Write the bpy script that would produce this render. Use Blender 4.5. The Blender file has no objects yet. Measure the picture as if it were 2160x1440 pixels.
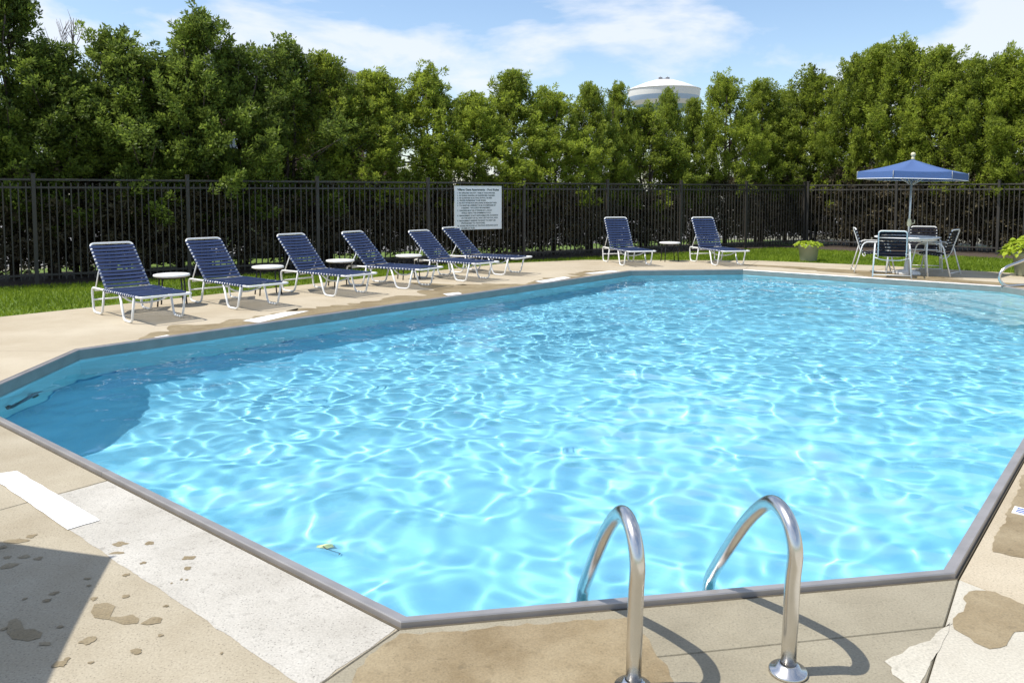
import bpy, bmesh, math, random
import numpy as np
from mathutils import Vector, Matrix, noise as mnoise

SC = bpy.context.scene
COL = SC.collection
R = math.radians
rnd = random.Random(11)

# ------------------------------------------------------------------ camera
F_PX, Y_PP, Y_HZ, EYE = 1680.0, 515.0, 408.0, 1.55      # focal length, principal row, horizon row (photo pixels), eye height
PITCH = math.atan((Y_PP - Y_HZ) / F_PX)
cam_d = bpy.data.cameras.new('camera')
cam_d.sensor_width = 36.0
cam_d.lens = 36.0 * F_PX / 2160.0
cam_d.shift_y = (Y_PP - 720.0) / 2160.0
cam_d.clip_start = 0.05
cam_d.clip_end = 4000
cam = bpy.data.objects.new('camera', cam_d)
cam.location = (0, 0, EYE)
cam.rotation_euler = (R(90) - PITCH, 0, 0)
COL.objects.link(cam)
SC.camera = cam

# ------------------------------------------------------------------ sun direction, sky, exposure
SUN_EL = 61.5
SUN_TO = Vector((-0.985 * math.cos(R(SUN_EL)), -0.17 * math.cos(R(SUN_EL)), math.sin(R(SUN_EL)))).normalized()
sun_d = bpy.data.lights.new('sun', 'SUN')
sun_d.energy = 4.2
sun_d.angle = R(0.42)
sun_d.color = (1.0, 0.955, 0.88)
sun_d.cycles.is_caustics_light = True
sun = bpy.data.objects.new('sun', sun_d)
sun.rotation_euler = SUN_TO.to_track_quat('Z', 'Y').to_euler()
sun.location = (-20, -4, 40)
COL.objects.link(sun)

world = bpy.data.worlds.new('World')
SC.world = world
world.use_nodes = True


def build_world():
    nt = world.node_tree
    nt.nodes.clear()
    N, L = nt.nodes.new, nt.links.new
    sky = N('ShaderNodeTexSky')
    sky.sky_type = 'NISHITA'
    sky.sun_disc = False
    sky.sun_elevation = R(SUN_EL)
    sky.sun_rotation = math.atan2(SUN_TO.x, SUN_TO.y)
    sky.air_density = 1.0
    sky.dust_density = 0.8
    sky.ozone_density = 2.0
    tc = N('ShaderNodeTexCoord')
    mp = N('ShaderNodeMapping')
    mp.inputs['Location'].default_value = (8.84, 4.5, 1.6)
    mp.inputs['Rotation'].default_value = (0, 0, R(14))
    mp.inputs['Scale'].default_value = (1.5, 1.5, 4.2)
    L(tc.outputs['Generated'], mp.inputs['Vector'])
    n1 = N('ShaderNodeTexNoise')
    n1.inputs['Scale'].default_value = 2.3
    n1.inputs['Detail'].default_value = 7
    n1.inputs['Roughness'].default_value = 0.56
    n1.inputs['Distortion'].default_value = 0.25
    L(mp.outputs['Vector'], n1.inputs['Vector'])
    cr = N('ShaderNodeValToRGB')
    cr.color_ramp.elements[0].position = 0.485
    cr.color_ramp.elements[0].color = (0, 0, 0, 1)
    cr.color_ramp.elements[1].position = 0.60
    cr.color_ramp.elements[1].color = (1, 1, 1, 1)
    L(n1.outputs['Fac'], cr.inputs['Fac'])
    mul = N('ShaderNodeMath')
    mul.operation = 'MULTIPLY'
    mul.inputs[1].default_value = 0.8
    L(cr.outputs['Color'], mul.inputs[0])
    mix = N('ShaderNodeMix')
    mix.data_type = 'RGBA'
    mix.inputs['B'].default_value = (5.0, 5.25, 5.7, 1)
    L(mul.outputs[0], mix.inputs['Factor'])
    L(sky.outputs['Color'], mix.inputs['A'])
    bg = N('ShaderNodeBackground')
    bg.inputs['Strength'].default_value = 0.148
    L(mix.outputs['Result'], bg.inputs['Color'])
    out = N('ShaderNodeOutputWorld')
    L(bg.outputs['Background'], out.inputs['Surface'])


build_world()
SC.view_settings.view_transform = 'Standard'
SC.view_settings.look = 'None'
SC.view_settings.gamma = 1.0
SC.view_settings.use_curve_mapping = False
SC.view_settings.exposure = 0.35
SC.render.engine = 'CYCLES'
SC.cycles.use_denoising = True
SC.cycles.max_bounces = 8
SC.cycles.transparent_max_bounces = 8
SC.cycles.sample_clamp_indirect = 6


# ------------------------------------------------------------------ photo-to-ground helpers
def ray(px, py):
    x = (px - 1080) / F_PX
    y = -(py - Y_PP) / F_PX
    return Vector((x, math.cos(PITCH) + y * math.sin(PITCH), -math.sin(PITCH) + y * math.cos(PITCH)))


def gp(px, py, z=0.0):
    d = ray(px, py)
    t = (z - EYE) / d.z
    return Vector((d.x * t, d.y * t, z))


ANG = R(50.4)
CU, SU = math.cos(ANG), math.sin(ANG)


def uv(u, v, z=0.0):                      # pool axes to world
    return Vector((u * CU - v * SU, u * SU + v * CU, z))


def to_uv(p):
    return (p[0] * CU + p[1] * SU, -p[0] * SU + p[1] * CU)


# ------------------------------------------------------------------ materials
def mat(name):
    m = bpy.data.materials.new(name)
    m.use_nodes = True
    nt = m.node_tree
    b = nt.nodes['Principled BSDF']
    return m, nt, b


def simple(name, col, rough=0.5, metal=0.0, var=0.0, scale=30, bump=0.0, spec=0.5):
    m, nt, b = mat(name)
    b.inputs['Roughness'].default_value = rough
    b.inputs['Metallic'].default_value = metal
    b.inputs['Specular IOR Level'].default_value = spec
    b.inputs['Base Color'].default_value = (*col, 1)
    if var > 0 or bump > 0:
        tc = nt.nodes.new('ShaderNodeTexCoord')
        n = nt.nodes.new('ShaderNodeTexNoise')
        n.inputs['Scale'].default_value = scale
        n.inputs['Detail'].default_value = 6
        nt.links.new(tc.outputs['Object'], n.inputs['Vector'])
        if var > 0:
            mx = nt.nodes.new('ShaderNodeMix')
            mx.data_type = 'RGBA'
            mx.inputs['A'].default_value = (*[c * (1 - var) for c in col], 1)
            mx.inputs['B'].default_value = (*[min(1, c * (1 + var)) for c in col], 1)
            nt.links.new(n.outputs['Fac'], mx.inputs['Factor'])
            nt.links.new(mx.outputs['Result'], b.inputs['Base Color'])
        if bump > 0:
            bp = nt.nodes.new('ShaderNodeBump')
            bp.inputs['Strength'].default_value = bump
            bp.inputs['Distance'].default_value = 0.01
            nt.links.new(n.outputs['Fac'], bp.inputs['Height'])
            nt.links.new(bp.outputs['Normal'], b.inputs['Normal'])
    return m


def concrete(name, c1, c2, speck=0.35, rough=0.85, big=0.9):
    """concrete: broad mottling, fine sand grain, dark aggregate specks"""
    m, nt, b = mat(name)
    N, L = nt.nodes.new, nt.links.new
    geo = N('ShaderNodeNewGeometry')
    big_n = N('ShaderNodeTexNoise')
    big_n.inputs['Scale'].default_value = big
    big_n.inputs['Detail'].default_value = 8
    big_n.inputs['Roughness'].default_value = 0.62
    L(geo.outputs['Position'], big_n.inputs['Vector'])
    rmp = N('ShaderNodeMapRange')
    rmp.inputs['From Min'].default_value = 0.32
    rmp.inputs['From Max'].default_value = 0.68
    L(big_n.outputs['Fac'], rmp.inputs['Value'])
    mx = N('ShaderNodeMix')
    mx.data_type = 'RGBA'
    mx.inputs['A'].default_value = (*c1, 1)
    mx.inputs['B'].default_value = (*c2, 1)
    L(rmp.outputs['Result'], mx.inputs['Factor'])
    fine = N('ShaderNodeTexNoise')
    fine.inputs['Scale'].default_value = 120
    fine.inputs['Detail'].default_value = 3
    L(geo.outputs['Position'], fine.inputs['Vector'])
    fr = N('ShaderNodeMapRange')
    fr.inputs['From Min'].default_value = 0.3
    fr.inputs['From Max'].default_value = 0.7
    fr.inputs['To Min'].default_value = 0.85
    fr.inputs['To Max'].default_value = 1.11
    L(fine.outputs['Fac'], fr.inputs['Value'])
    vor = N('ShaderNodeTexVoronoi')
    vor.inputs['Scale'].default_value = 75
    L(geo.outputs['Position'], vor.inputs['Vector'])
    vr = N('ShaderNodeMapRange')
    vr.inputs['From Min'].default_value = 0.08
    vr.inputs['From Max'].default_value = 0.26
    vr.inputs['To Min'].default_value = 1 - speck
    vr.inputs['To Max'].default_value = 1.0
    L(vor.outputs['Distance'], vr.inputs['Value'])
    m1 = N('ShaderNodeMath')
    m1.operation = 'MULTIPLY'
    L(fr.outputs['Result'], m1.inputs[0])
    L(vr.outputs['Result'], m1.inputs[1])
    mm = N('ShaderNodeMix')
    mm.data_type = 'RGBA'
    mm.blend_type = 'MULTIPLY'
    mm.inputs['Factor'].default_value = 1
    L(mx.outputs['Result'], mm.inputs['A'])
    L(m1.outputs[0], mm.inputs['B'])
    L(mm.outputs['Result'], b.inputs['Base Color'])
    bp = N('ShaderNodeBump')
    bp.inputs['Strength'].default_value = 0.35
    bp.inputs['Distance'].default_value = 0.004
    L(m1.outputs[0], bp.inputs['Height'])
    L(bp.outputs['Normal'], b.inputs['Normal'])
    b.inputs['Roughness'].default_value = rough
    b.inputs['Specular IOR Level'].default_value = 0.3
    return m


def leaf_mat(name, dark, light, trans=0.35):
    m, nt, b = mat(name)
    N, L = nt.nodes.new, nt.links.new
    at = N('ShaderNodeAttribute')
    at.attribute_name = 'tint'
    oi = N('ShaderNodeObjectInfo')
    add = N('ShaderNodeMath')
    add.operation = 'MULTIPLY_ADD'
    add.inputs[1].default_value = 0.22
    L(oi.outputs['Random'], add.inputs[0])
    L(at.outputs['Fac'], add.inputs[2])
    sub = N('ShaderNodeMath')
    sub.operation = 'SUBTRACT'
    sub.use_clamp = True
    sub.inputs[1].default_value = 0.11
    L(add.outputs[0], sub.inputs[0])
    mx = N('ShaderNodeMix')
    mx.data_type = 'RGBA'
    mx.inputs['A'].default_value = (*dark, 1)
    mx.inputs['B'].default_value = (*light, 1)
    L(sub.outputs[0], mx.inputs['Factor'])
    L(mx.outputs['Result'], b.inputs['Base Color'])
    b.inputs['Roughness'].default_value = 0.5
    b.inputs['Specular IOR Level'].default_value = 0.25
    tr = N('ShaderNodeBsdfTranslucent')
    L(mx.outputs['Result'], tr.inputs['Color'])
    ms = N('ShaderNodeMixShader')
    ms.inputs['Fac'].default_value = trans
    L(b.outputs['BSDF'], ms.inputs[1])
    L(tr.outputs['BSDF'], ms.inputs[2])
    L(ms.outputs['Shader'], nt.nodes['Material Output'].inputs['Surface'])
    return m


M = {}
M['concrete'] = concrete('concrete', (0.40, 0.335, 0.235), (0.50, 0.435, 0.325))
M['concrete_near'] = concrete('concrete_sandy', (0.33, 0.28, 0.195), (0.43, 0.38, 0.285), 0.4, big=1.6)
M['concrete_new'] = concrete('concrete_repair', (0.43, 0.40, 0.345), (0.51, 0.48, 0.42), 0.25, big=2.0)
M['concrete_grey'] = concrete('concrete_damp_grey', (0.25, 0.22, 0.155), (0.33, 0.295, 0.215), 0.3, 0.6, 2.4)
M['wet_brown'] = concrete('concrete_wet_brown', (0.215, 0.16, 0.085), (0.335, 0.27, 0.165), 0.25, 0.5, 3.2)
M['wet_spot'] = concrete('concrete_wet_spot', (0.215, 0.165, 0.09), (0.29, 0.235, 0.145), 0.25, 0.5, 6)
M['dry_white'] = concrete('concrete_dry', (0.44, 0.405, 0.33), (0.52, 0.49, 0.41), 0.2, big=2)


def fade(m, nscale=22.0):
    """lets a stain thin out towards its own edge, broken up by noise"""
    nt = m.node_tree
    N, L = nt.nodes.new, nt.links.new
    at = N('ShaderNodeAttribute')
    at.attribute_name = 'soft'
    geo = N('ShaderNodeNewGeometry')
    n = N('ShaderNodeTexNoise')
    n.inputs['Scale'].default_value = nscale
    n.inputs['Detail'].default_value = 6
    L(geo.outputs['Position'], n.inputs['Vector'])
    a1 = N('ShaderNodeMath')
    a1.operation = 'MULTIPLY_ADD'
    a1.inputs[1].default_value = 1.7
    a1.inputs[2].default_value = -1.05
    L(n.outputs['Fac'], a1.inputs[0])
    a2 = N('ShaderNodeMath')
    a2.operation = 'MULTIPLY_ADD'
    a2.use_clamp = True
    a2.inputs[1].default_value = 1.35
    L(at.outputs['Fac'], a2.inputs[0])
    L(a1.outputs[0], a2.inputs[2])
    b = nt.nodes['Principled BSDF']
    L(a2.outputs[0], b.inputs['Alpha'])
    return m


for k_ in ('wet_brown', 'wet_spot', 'dry_white_patch', 'concrete_strip'):
    if k_ == 'dry_white_patch':
        M[k_] = concrete('concrete_dry_patch', (0.44, 0.405, 0.33), (0.52, 0.49, 0.41), 0.2, big=2)
    if k_ == 'concrete_strip':
        M[k_] = concrete('concrete_repair_strip', (0.40, 0.375, 0.325), (0.51, 0.485, 0.43), 0.5, big=2.6)
    fade(M[k_], 60.0 if k_ == 'wet_spot' else 22.0)
M['joint'] = simple('joint_filler', (0.09, 0.075, 0.05), 0.9, var=0.4, scale=20)
M['white_marking'] = simple('white_marking_paint', (0.80, 0.79, 0.76), 0.7, var=0.05, scale=9)
M['white_metal'] = simple('white_powder_coat', (0.78, 0.78, 0.76), 0.35, var=0.05, scale=14)
M['white_plastic'] = simple('white_plastic', (0.80, 0.80, 0.79), 0.4, var=0.04, scale=6)
M['black_metal'] = simple('black_leg_metal', (0.018, 0.018, 0.02), 0.4, var=0.2)
M['strap_blue'] = simple('navy_vinyl_strap', (0.025, 0.043, 0.11), 0.5, var=0.25, scale=5, spec=0.35)
M['strap_black'] = simple('black_vinyl_strap', (0.014, 0.014, 0.022), 0.75, var=0.2, scale=9, spec=0.15)
M['fence'] = simple('dark_fence_paint', (0.040, 0.035, 0.029), 0.55, var=0.25, scale=4)
M['canvas'] = simple('blue_canvas', (0.075, 0.13, 0.285), 0.85, var=0.08, scale=60, bump=0.15, spec=0.2)
M['white_trim'] = simple('white_trim', (0.75, 0.75, 0.75), 0.8)
M['cream'] = simple('cream_knob', (0.72, 0.66, 0.42), 0.4)
M['alu'] = simple('umbrella_pole_metal', (0.62, 0.62, 0.60), 0.35, 0.6, var=0.05)
M['steel'] = simple('stainless_steel', (0.66, 0.64, 0.61), 0.24, 1.0, var=0.1, scale=16)
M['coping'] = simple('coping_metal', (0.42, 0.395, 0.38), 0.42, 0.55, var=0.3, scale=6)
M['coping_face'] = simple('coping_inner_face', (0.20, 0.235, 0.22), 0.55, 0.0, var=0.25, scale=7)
M['pot'] = simple('olive_plastic_pot', (0.29, 0.30, 0.21), 0.6, var=0.08, scale=12)
M['handle_grey'] = simple('handle_grey_blue', (0.10, 0.15, 0.20), 0.5)
M['soil'] = simple('mulch_soil', (0.06, 0.042, 0.028), 0.95, var=0.6, scale=40, bump=0.8)
M['bark'] = simple('grey_brown_bark', (0.075, 0.055, 0.042), 0.9, var=0.4, scale=18, bump=0.6)
M['twig'] = simple('bare_twig_bark', (0.17, 0.14, 0.13), 0.9, var=0.3, scale=18)
M['leaf'] = leaf_mat('arborvitae_foliage', (0.060, 0.092, 0.018), (0.375, 0.45, 0.055), 0.52)
M['leaf_shaded'] = leaf_mat('shaded_arborvitae_foliage', (0.050, 0.078, 0.018), (0.27, 0.355, 0.055), 0.5)  # same species; shade on the left hedge put into a darker leaf colour
M['dead_foliage'] = leaf_mat('brown_inner_foliage', (0.095, 0.076, 0.050), (0.20, 0.17, 0.095), 0.35)
M['lime'] = leaf_mat('lime_leaf', (0.22, 0.34, 0.02), (0.50, 0.58, 0.05), 0.4)
M['grass'] = leaf_mat('grass_blade', (0.13, 0.20, 0.014), (0.29, 0.39, 0.035), 0.45)
M['lawn'] = simple('lawn_ground', (0.10, 0.16, 0.02), 0.95, var=0.45, scale=7)
M['field'] = simple('dry_field', (0.20, 0.19, 0.14), 0.95, var=0.3, scale=0.05)
M['asphalt'] = simple('parking_asphalt', (0.22, 0.215, 0.21), 0.9, var=0.2, scale=3)
M['sign_white'] = simple('sign_white', (0.76, 0.78, 0.79), 0.45, var=0.03, scale=3)
M['sign_edge'] = simple('sign_edge_metal', (0.72, 0.72, 0.70), 0.4, 0.2)
M['sign_text'] = simple('sign_text_green', (0.02, 0.05, 0.045), 0.6)
M['tank_white'] = simple('tank_white_paint', (0.80, 0.80, 0.79), 0.5, var=0.04, scale=0.4)
M['tank_cream'] = simple('tank_cream_paint', (0.70, 0.70, 0.67), 0.5, var=0.04, scale=0.4)
M['tank_blue'] = simple('tank_blue_paint', (0.40, 0.52, 0.68), 0.5, var=0.05, scale=0.4)
M['tank_teal'] = simple('tank_teal_paint', (0.22, 0.36, 0.42), 0.5, var=0.05, scale=0.4)
M['antenna'] = simple('antenna_grey', (0.2, 0.2, 0.21), 0.5)
M['roof'] = simple('roof_shingle', (0.15, 0.17, 0.18), 0.9, var=0.25, scale=5)
M['trim'] = simple('house_trim', (0.7, 0.7, 0.68), 0.6)
M['glass_dark'] = simple('window_glass', (0.08, 0.11, 0.14), 0.06, spec=0.8)
M['car_white'] = simple('car_white_paint', (0.75, 0.77, 0.80), 0.25, spec=0.6)
M['rubber'] = simple('rubber_black', (0.015, 0.015, 0.015), 0.8)
M['lamp_red'] = simple('tail_lamp_red', (0.4, 0.02, 0.02), 0.2)
M['tile_blue'] = simple('tile_blue', (0.03, 0.09, 0.35), 0.3)
M['dead_leaf'] = simple('dead_leaf', (0.55, 0.58, 0.25), 0.7, var=0.2)


def brick_mat():
    m, nt, b = mat('red_brick')
    N, L = nt.nodes.new, nt.links.new
    tc = N('ShaderNodeTexCoord')
    mp = N('ShaderNodeMapping')
    mp.inputs['Rotation'].default_value = (R(90), 0, 0)
    br = N('ShaderNodeTexBrick')
    br.inputs['Color1'].default_value = (0.22, 0.085, 0.06, 1)
    br.inputs['Color2'].default_value = (0.15, 0.055, 0.04, 1)
    br.inputs['Mortar'].default_value = (0.3, 0.27, 0.24, 1)
    br.inputs['Scale'].default_value = 4
    L(tc.outputs['Object'], mp.inputs['Vector'])
    L(mp.outputs['Vector'], br.inputs['Vector'])
    L(br.outputs['Color'], b.inputs['Base Color'])
    b.inputs['Roughness'].default_value = 0.9
    return m


M['brick'] = brick_mat()


def liner_mat():
    m, nt, b = mat('pool_liner_blue')
    N, L = nt.nodes.new, nt.links.new
    geo = N('ShaderNodeNewGeometry')
    sep = N('ShaderNodeSeparateXYZ')
    L(geo.outputs['Position'], sep.inputs['Vector'])
    rm = N('ShaderNodeValToRGB')
    els = rm.color_ramp.elements
    mr = N('ShaderNodeMapRange')
    mr.inputs['From Min'].default_value = -1.0
    mr.inputs['From Max'].default_value = 0.0
    L(sep.outputs['Z'], mr.inputs['Value'])
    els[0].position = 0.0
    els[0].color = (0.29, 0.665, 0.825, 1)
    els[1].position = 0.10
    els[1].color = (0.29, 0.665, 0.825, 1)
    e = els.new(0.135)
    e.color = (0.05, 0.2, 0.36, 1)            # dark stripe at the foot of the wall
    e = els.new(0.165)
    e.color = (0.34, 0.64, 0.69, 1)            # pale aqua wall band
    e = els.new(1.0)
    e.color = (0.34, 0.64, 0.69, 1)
    L(mr.outputs['Result'], rm.inputs['Fac'])
    n = N('ShaderNodeTexNoise')
    n.inputs['Scale'].default_value = 0.8
    n.inputs['Detail'].default_value = 4
    L(geo.outputs['Position'], n.inputs['Vector'])
    r2 = N('ShaderNodeMapRange')
    r2.inputs['To Min'].default_value = 0.88
    r2.inputs['To Max'].default_value = 1.1
    L(n.outputs['Fac'], r2.inputs['Value'])
    mm = N('ShaderNodeMix')
    mm.data_type = 'RGBA'
    mm.blend_type = 'MULTIPLY'
    mm.inputs['Factor'].default_value = 1
    L(rm.outputs['Color'], mm.inputs['A'])
    L(r2.outputs['Result'], mm.inputs['B'])
    L(mm.outputs['Result'], b.inputs['Base Color'])
    b.inputs['Roughness'].default_value = 0.75
    b.inputs['Specular IOR Level'].default_value = 0.0
    return m


M['liner'] = liner_mat()
M['step_white'] = simple('pool_step_white', (0.40, 0.62, 0.68), 0.7, var=0.06, scale=3, spec=0.0)


def water_mat():
    m, nt, b = mat('pool_water')
    b.inputs['Base Color'].default_value = (0.93, 0.985, 1.0, 1)
    b.inputs['Roughness'].default_value = 0.0
    b.inputs['IOR'].default_value = 1.333
    b.inputs['Transmission Weight'].default_value = 1.0
    return m


M['water'] = water_mat()


# ------------------------------------------------------------------ mesh helpers
def link(o, parent=None):
    COL.objects.link(o)
    if parent is not None:
        o.parent = parent
    return o


def mesh_of(name, bm, m, smooth=False):
    me = bpy.data.meshes.new(name)
    bm.normal_update()
    bm.to_mesh(me)
    bm.free()
    me.materials.append(m)
    if smooth:
        me.polygons.foreach_set('use_smooth', [True] * len(me.polygons))
    return me


def obj(name, me, parent=None, loc=None, rot=None):
    o = bpy.data.objects.new(name, me)
    link(o, parent)
    if loc is not None:
        o.location = loc
    if rot is not None:
        o.rotation_euler = rot
    return o


def tag(o, label=None, cat=None, group=None, kind=None):
    if label:
        o['label'] = label
    if cat:
        o['category'] = cat
    if group:
        o['group'] = group
    if kind:
        o['kind'] = kind
    return o


def thing(name, label, cat, loc=(0, 0, 0), rz=0.0, group=None):
    o = bpy.data.objects.new(name, None)
    o.empty_display_size = 0.1
    link(o)
    o.location = loc
    o.rotation_euler = (0, 0, rz)
    return tag(o, label, cat, group)


def struct(name, label=None):
    o = bpy.data.objects.new(name, None)
    link(o)
    o['kind'] = 'structure'
    if label:
        o['label'] = label
    return o


def box(bm, c, s, rz=0.0, bev=0.0):
    mt = Matrix.Translation(Vector(c)) @ Matrix.Rotation(rz, 4, 'Z') @ Matrix.Diagonal((s[0], s[1], s[2], 1))
    r = bmesh.ops.create_cube(bm, size=1, matrix=mt)
    if bev > 0:
        es = list({e for v in r['verts'] for e in v.link_edges})
        bmesh.ops.bevel(bm, geom=es, offset=bev, segments=1, affect='EDGES')
    return bm


def fillet(pts, rad, n=4):
    pts = [Vector(p) for p in pts]
    out = [pts[0]]
    for i in range(1, len(pts) - 1):
        a, p, c = pts[i - 1], pts[i], pts[i + 1]
        da, dc = (a - p), (c - p)
        la, lc = da.length, dc.length
        r = min(rad, la * 0.48, lc * 0.48)
        s, e = p + da.normalized() * r, p + dc.normalized() * r
        for k in range(n + 1):
            t = k / n
            out.append((1 - t) ** 2 * s + 2 * t * (1 - t) * p + t * t * e)
    out.append(pts[-1])
    return out


def tube(bm, pts, r, seg=8, rad=0.0, n=4, caps=True, taper=None):
    pts = fillet(pts, rad, n) if rad > 0 else [Vector(p) for p in pts]
    clean = [pts[0]]
    for p in pts[1:]:
        if (p - clean[-1]).length > 1e-5:
            clean.append(p)
    pts = clean
    rings = []
    t0 = (pts[1] - pts[0]).normalized()
    ref = Vector((0, 0, 1)) if abs(t0.z) < 0.9 else Vector((1, 0, 0))
    nrm = (ref - t0 * ref.dot(t0)).normalized()
    for i, p in enumerate(pts):
        if i == 0:
            t = t0
        elif i == len(pts) - 1:
            t = (pts[i] - pts[i - 1]).normalized()
        else:
            t = ((pts[i + 1] - p).normalized() + (p - pts[i - 1]).normalized()).normalized()
        nrm = (nrm - t * nrm.dot(t)).normalized()
        bi = t.cross(nrm)
        rr = r if taper is None else r + (taper - r) * i / (len(pts) - 1)
        rings.append([bm.verts.new(p + (nrm * math.cos(2 * math.pi * k / seg) + bi * math.sin(2 * math.pi * k / seg)) * rr) for k in range(seg)])
    for a, b in zip(rings, rings[1:]):
        for k in range(seg):
            bm.faces.new((a[k], a[(k + 1) % seg], b[(k + 1) % seg], b[k])).smooth = True
    if caps:
        bm.faces.new(list(reversed(rings[0])))
        bm.faces.new(rings[-1])
    return bm


def lathe(bm, prof, seg=32, c=(0, 0, 0)):
    c = Vector(c)
    rings = []
    for (r, z) in prof:
        if r < 1e-6:
            rings.append([bm.verts.new(c + Vector((0, 0, z)))])
        else:
            rings.append([bm.verts.new(c + Vector((r * math.cos(2 * math.pi * k / seg), r * math.sin(2 * math.pi * k / seg), z))) for k in range(seg)])
    for a, b in zip(rings, rings[1:]):
        for k in range(seg):
            k2 = (k + 1) % seg
            if len(a) == 1 and len(b) > 1:
                f = bm.faces.new((a[0], b[k2], b[k]))
            elif len(b) == 1 and len(a) > 1:
                f = bm.faces.new((a[k], a[k2], b[0]))
            elif len(a) > 1:
                f = bm.faces.new((a[k], a[k2], b[k2], b[k]))
            else:
                continue
            f.smooth = True
    return bm


def quads_mesh(name, verts, m, tint=None, nv=4):
    """verts: (n*nv,3) float array, every nv of them a face"""
    verts = np.asarray(verts, dtype=np.float32)
    n = len(verts) // nv
    me = bpy.data.meshes.new(name)
    me.vertices.add(n * nv)
    me.vertices.foreach_set('co', verts.ravel())
    me.loops.add(n * nv)
    me.loops.foreach_set('vertex_index', np.arange(n * nv, dtype=np.int32))
    me.polygons.add(n)
    me.polygons.foreach_set('loop_start', np.arange(0, n * nv, nv, dtype=np.int32))
    me.update(calc_edges=True)
    me.validate()
    me.materials.append(m)
    if tint is not None:
        a = me.attributes.new('tint', 'FLOAT', 'FACE')
        a.data.foreach_set('value', np.asarray(tint, dtype=np.float32))
    return me


# ------------------------------------------------------------------ the pool outline (pool axes u, v)
POOL_UV = [(1.86, 2.06), (3.55, 0.60), (13.9, 0.60), (15.4, 2.10), (15.4, 6.65), (13.7, 8.30), (3.24, 8.30), (1.86, 6.92)]
NP = len(POOL_UV)
WATER_Z = -0.10


def inset_uv(poly, d):
    out = []
    n = len(poly)
    for i in range(n):
        p0, p1, p2 = Vector(poly[i - 1]), Vector(poly[i]), Vector(poly[(i + 1) % n])
        d1, d2 = (p1 - p0).normalized(), (p2 - p1).normalized()
        n1, n2 = Vector((-d1.y, d1.x)), Vector((-d2.y, d2.x))
        b = (n1 + n2)
        b = b / max(1e-6, b.dot(n1))
        out.append(tuple(p1 + b * d))
    return out


POOL_IN = inset_uv(POOL_UV, 0.062)


def pool_dist(U, V, poly):
    """signed distance-like: min over edges of inward distance (numpy)"""
    d = None
    for i in range(len(poly)):
        a, b = np.array(poly[i]), np.array(poly[(i + 1) % len(poly)])
        t = (b - a) / np.linalg.norm(b - a)
        nn = np.array([-t[1], t[0]])
        di = (U - a[0]) * nn[0] + (V - a[1]) * nn[1]
        d = di if d is None else np.minimum(d, di)
    return d


def build_pool():
    basin = struct('pool_basin')
    # walls
    bm = bmesh.new()
    zt, zb = -0.085, -0.90
    for i in range(NP):
        a, b = POOL_IN[i], POOL_IN[(i + 1) % NP]
        q = [uv(*a, zt), uv(*a, zb), uv(*b, zb), uv(*b, zt)]
        bm.faces.new([bm.verts.new(p) for p in q])
    w = obj('pool_wall', mesh_of('pool_wall', bm, M['liner']), basin)
    # floor: slope from the foot of the wall to a deep end on the left and a shallow end on the right
    st = 0.12
    us = np.arange(POOL_IN[0][0] - 0.02, POOL_IN[3][0] + st, st)
    vs = np.arange(POOL_IN[1][1] - 0.02, POOL_IN[5][1] + st, st)
    U, V = np.meshgrid(us, vs, indexing='ij')
    d = np.maximum(pool_dist(U, V, POOL_IN), 0)
    t = np.clip((U - 5.5) / 6.5, 0, 1)
    t = t * t * (3 - 2 * t)
    deep = 1.62 * (1 - t) + 1.08 * t
    z = -0.86 - np.minimum(d * 0.95, deep - 0.75 - 0.12)
    # soften
    for _ in range(3):
        zz = z.copy()
        zz[1:-1, 1:-1] = (z[1:-1, 1:-1] * 2 + z[:-2, 1:-1] + z[2:, 1:-1] + z[1:-1, :-2] + z[1:-1, 2:]) / 6
        z = zz
    X = U * CU - V * SU
    Y = U * SU + V * CU
    nu, nv_ = U.shape
    verts = np.stack([X, Y, z], -1).reshape(-1, 3)
    idx = np.arange(nu * nv_).reshape(nu, nv_)
    faces = np.stack([idx[:-1, :-1], idx[1:, :-1], idx[1:, 1:], idx[:-1, 1:]], -1).reshape(-1, 4)
    me = bpy.data.meshes.new('pool_floor')
    me.from_pydata(verts.tolist(), [], faces.tolist())
    me.materials.append(M['liner'])
    me.polygons.foreach_set('use_smooth', [True] * len(me.polygons))
    fl = obj('pool_floor', me, basin)
    # entry steps in the right hand corner
    for k, (dep, off) in enumerate(((0.30, 0.95), (0.52, 1.35), (0.74, 1.75))):
        bm = bmesh.new()
        a, b = Vector(POOL_IN[2]), Vector(POOL_IN[3])
        tt = (b - a).normalized()
        nn = Vector((-tt.y, tt.x))
        e = 0.30 + off
        p = [a - tt * (off * 0.55), b + tt * (off * 0.55), b + tt * (off * 0.2) + nn * off, a - tt * (off * 0.2) + nn * off]
        top = [uv(*q, -dep) for q in p]
        bot = [uv(*q, -1.05) for q in p]
        tv, bv = [bm.verts.new(q) for q in top], [bm.verts.new(q) for q in bot]
        bm.faces.new(tv)
        for j in range(4):
            bm.faces.new((tv[j], bv[j], bv[(j + 1) % 4], tv[(j + 1) % 4]))
        bmesh.ops.recalc_face_normals(bm, faces=bm.faces)
        s = obj('pool_step', mesh_of('pool_step', bm, M['step_white']), basin)
        s.cycles.is_caustics_receiver = True
    for o in (w, fl):
        o.cycles.is_caustics_receiver = True
    return basin


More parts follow.
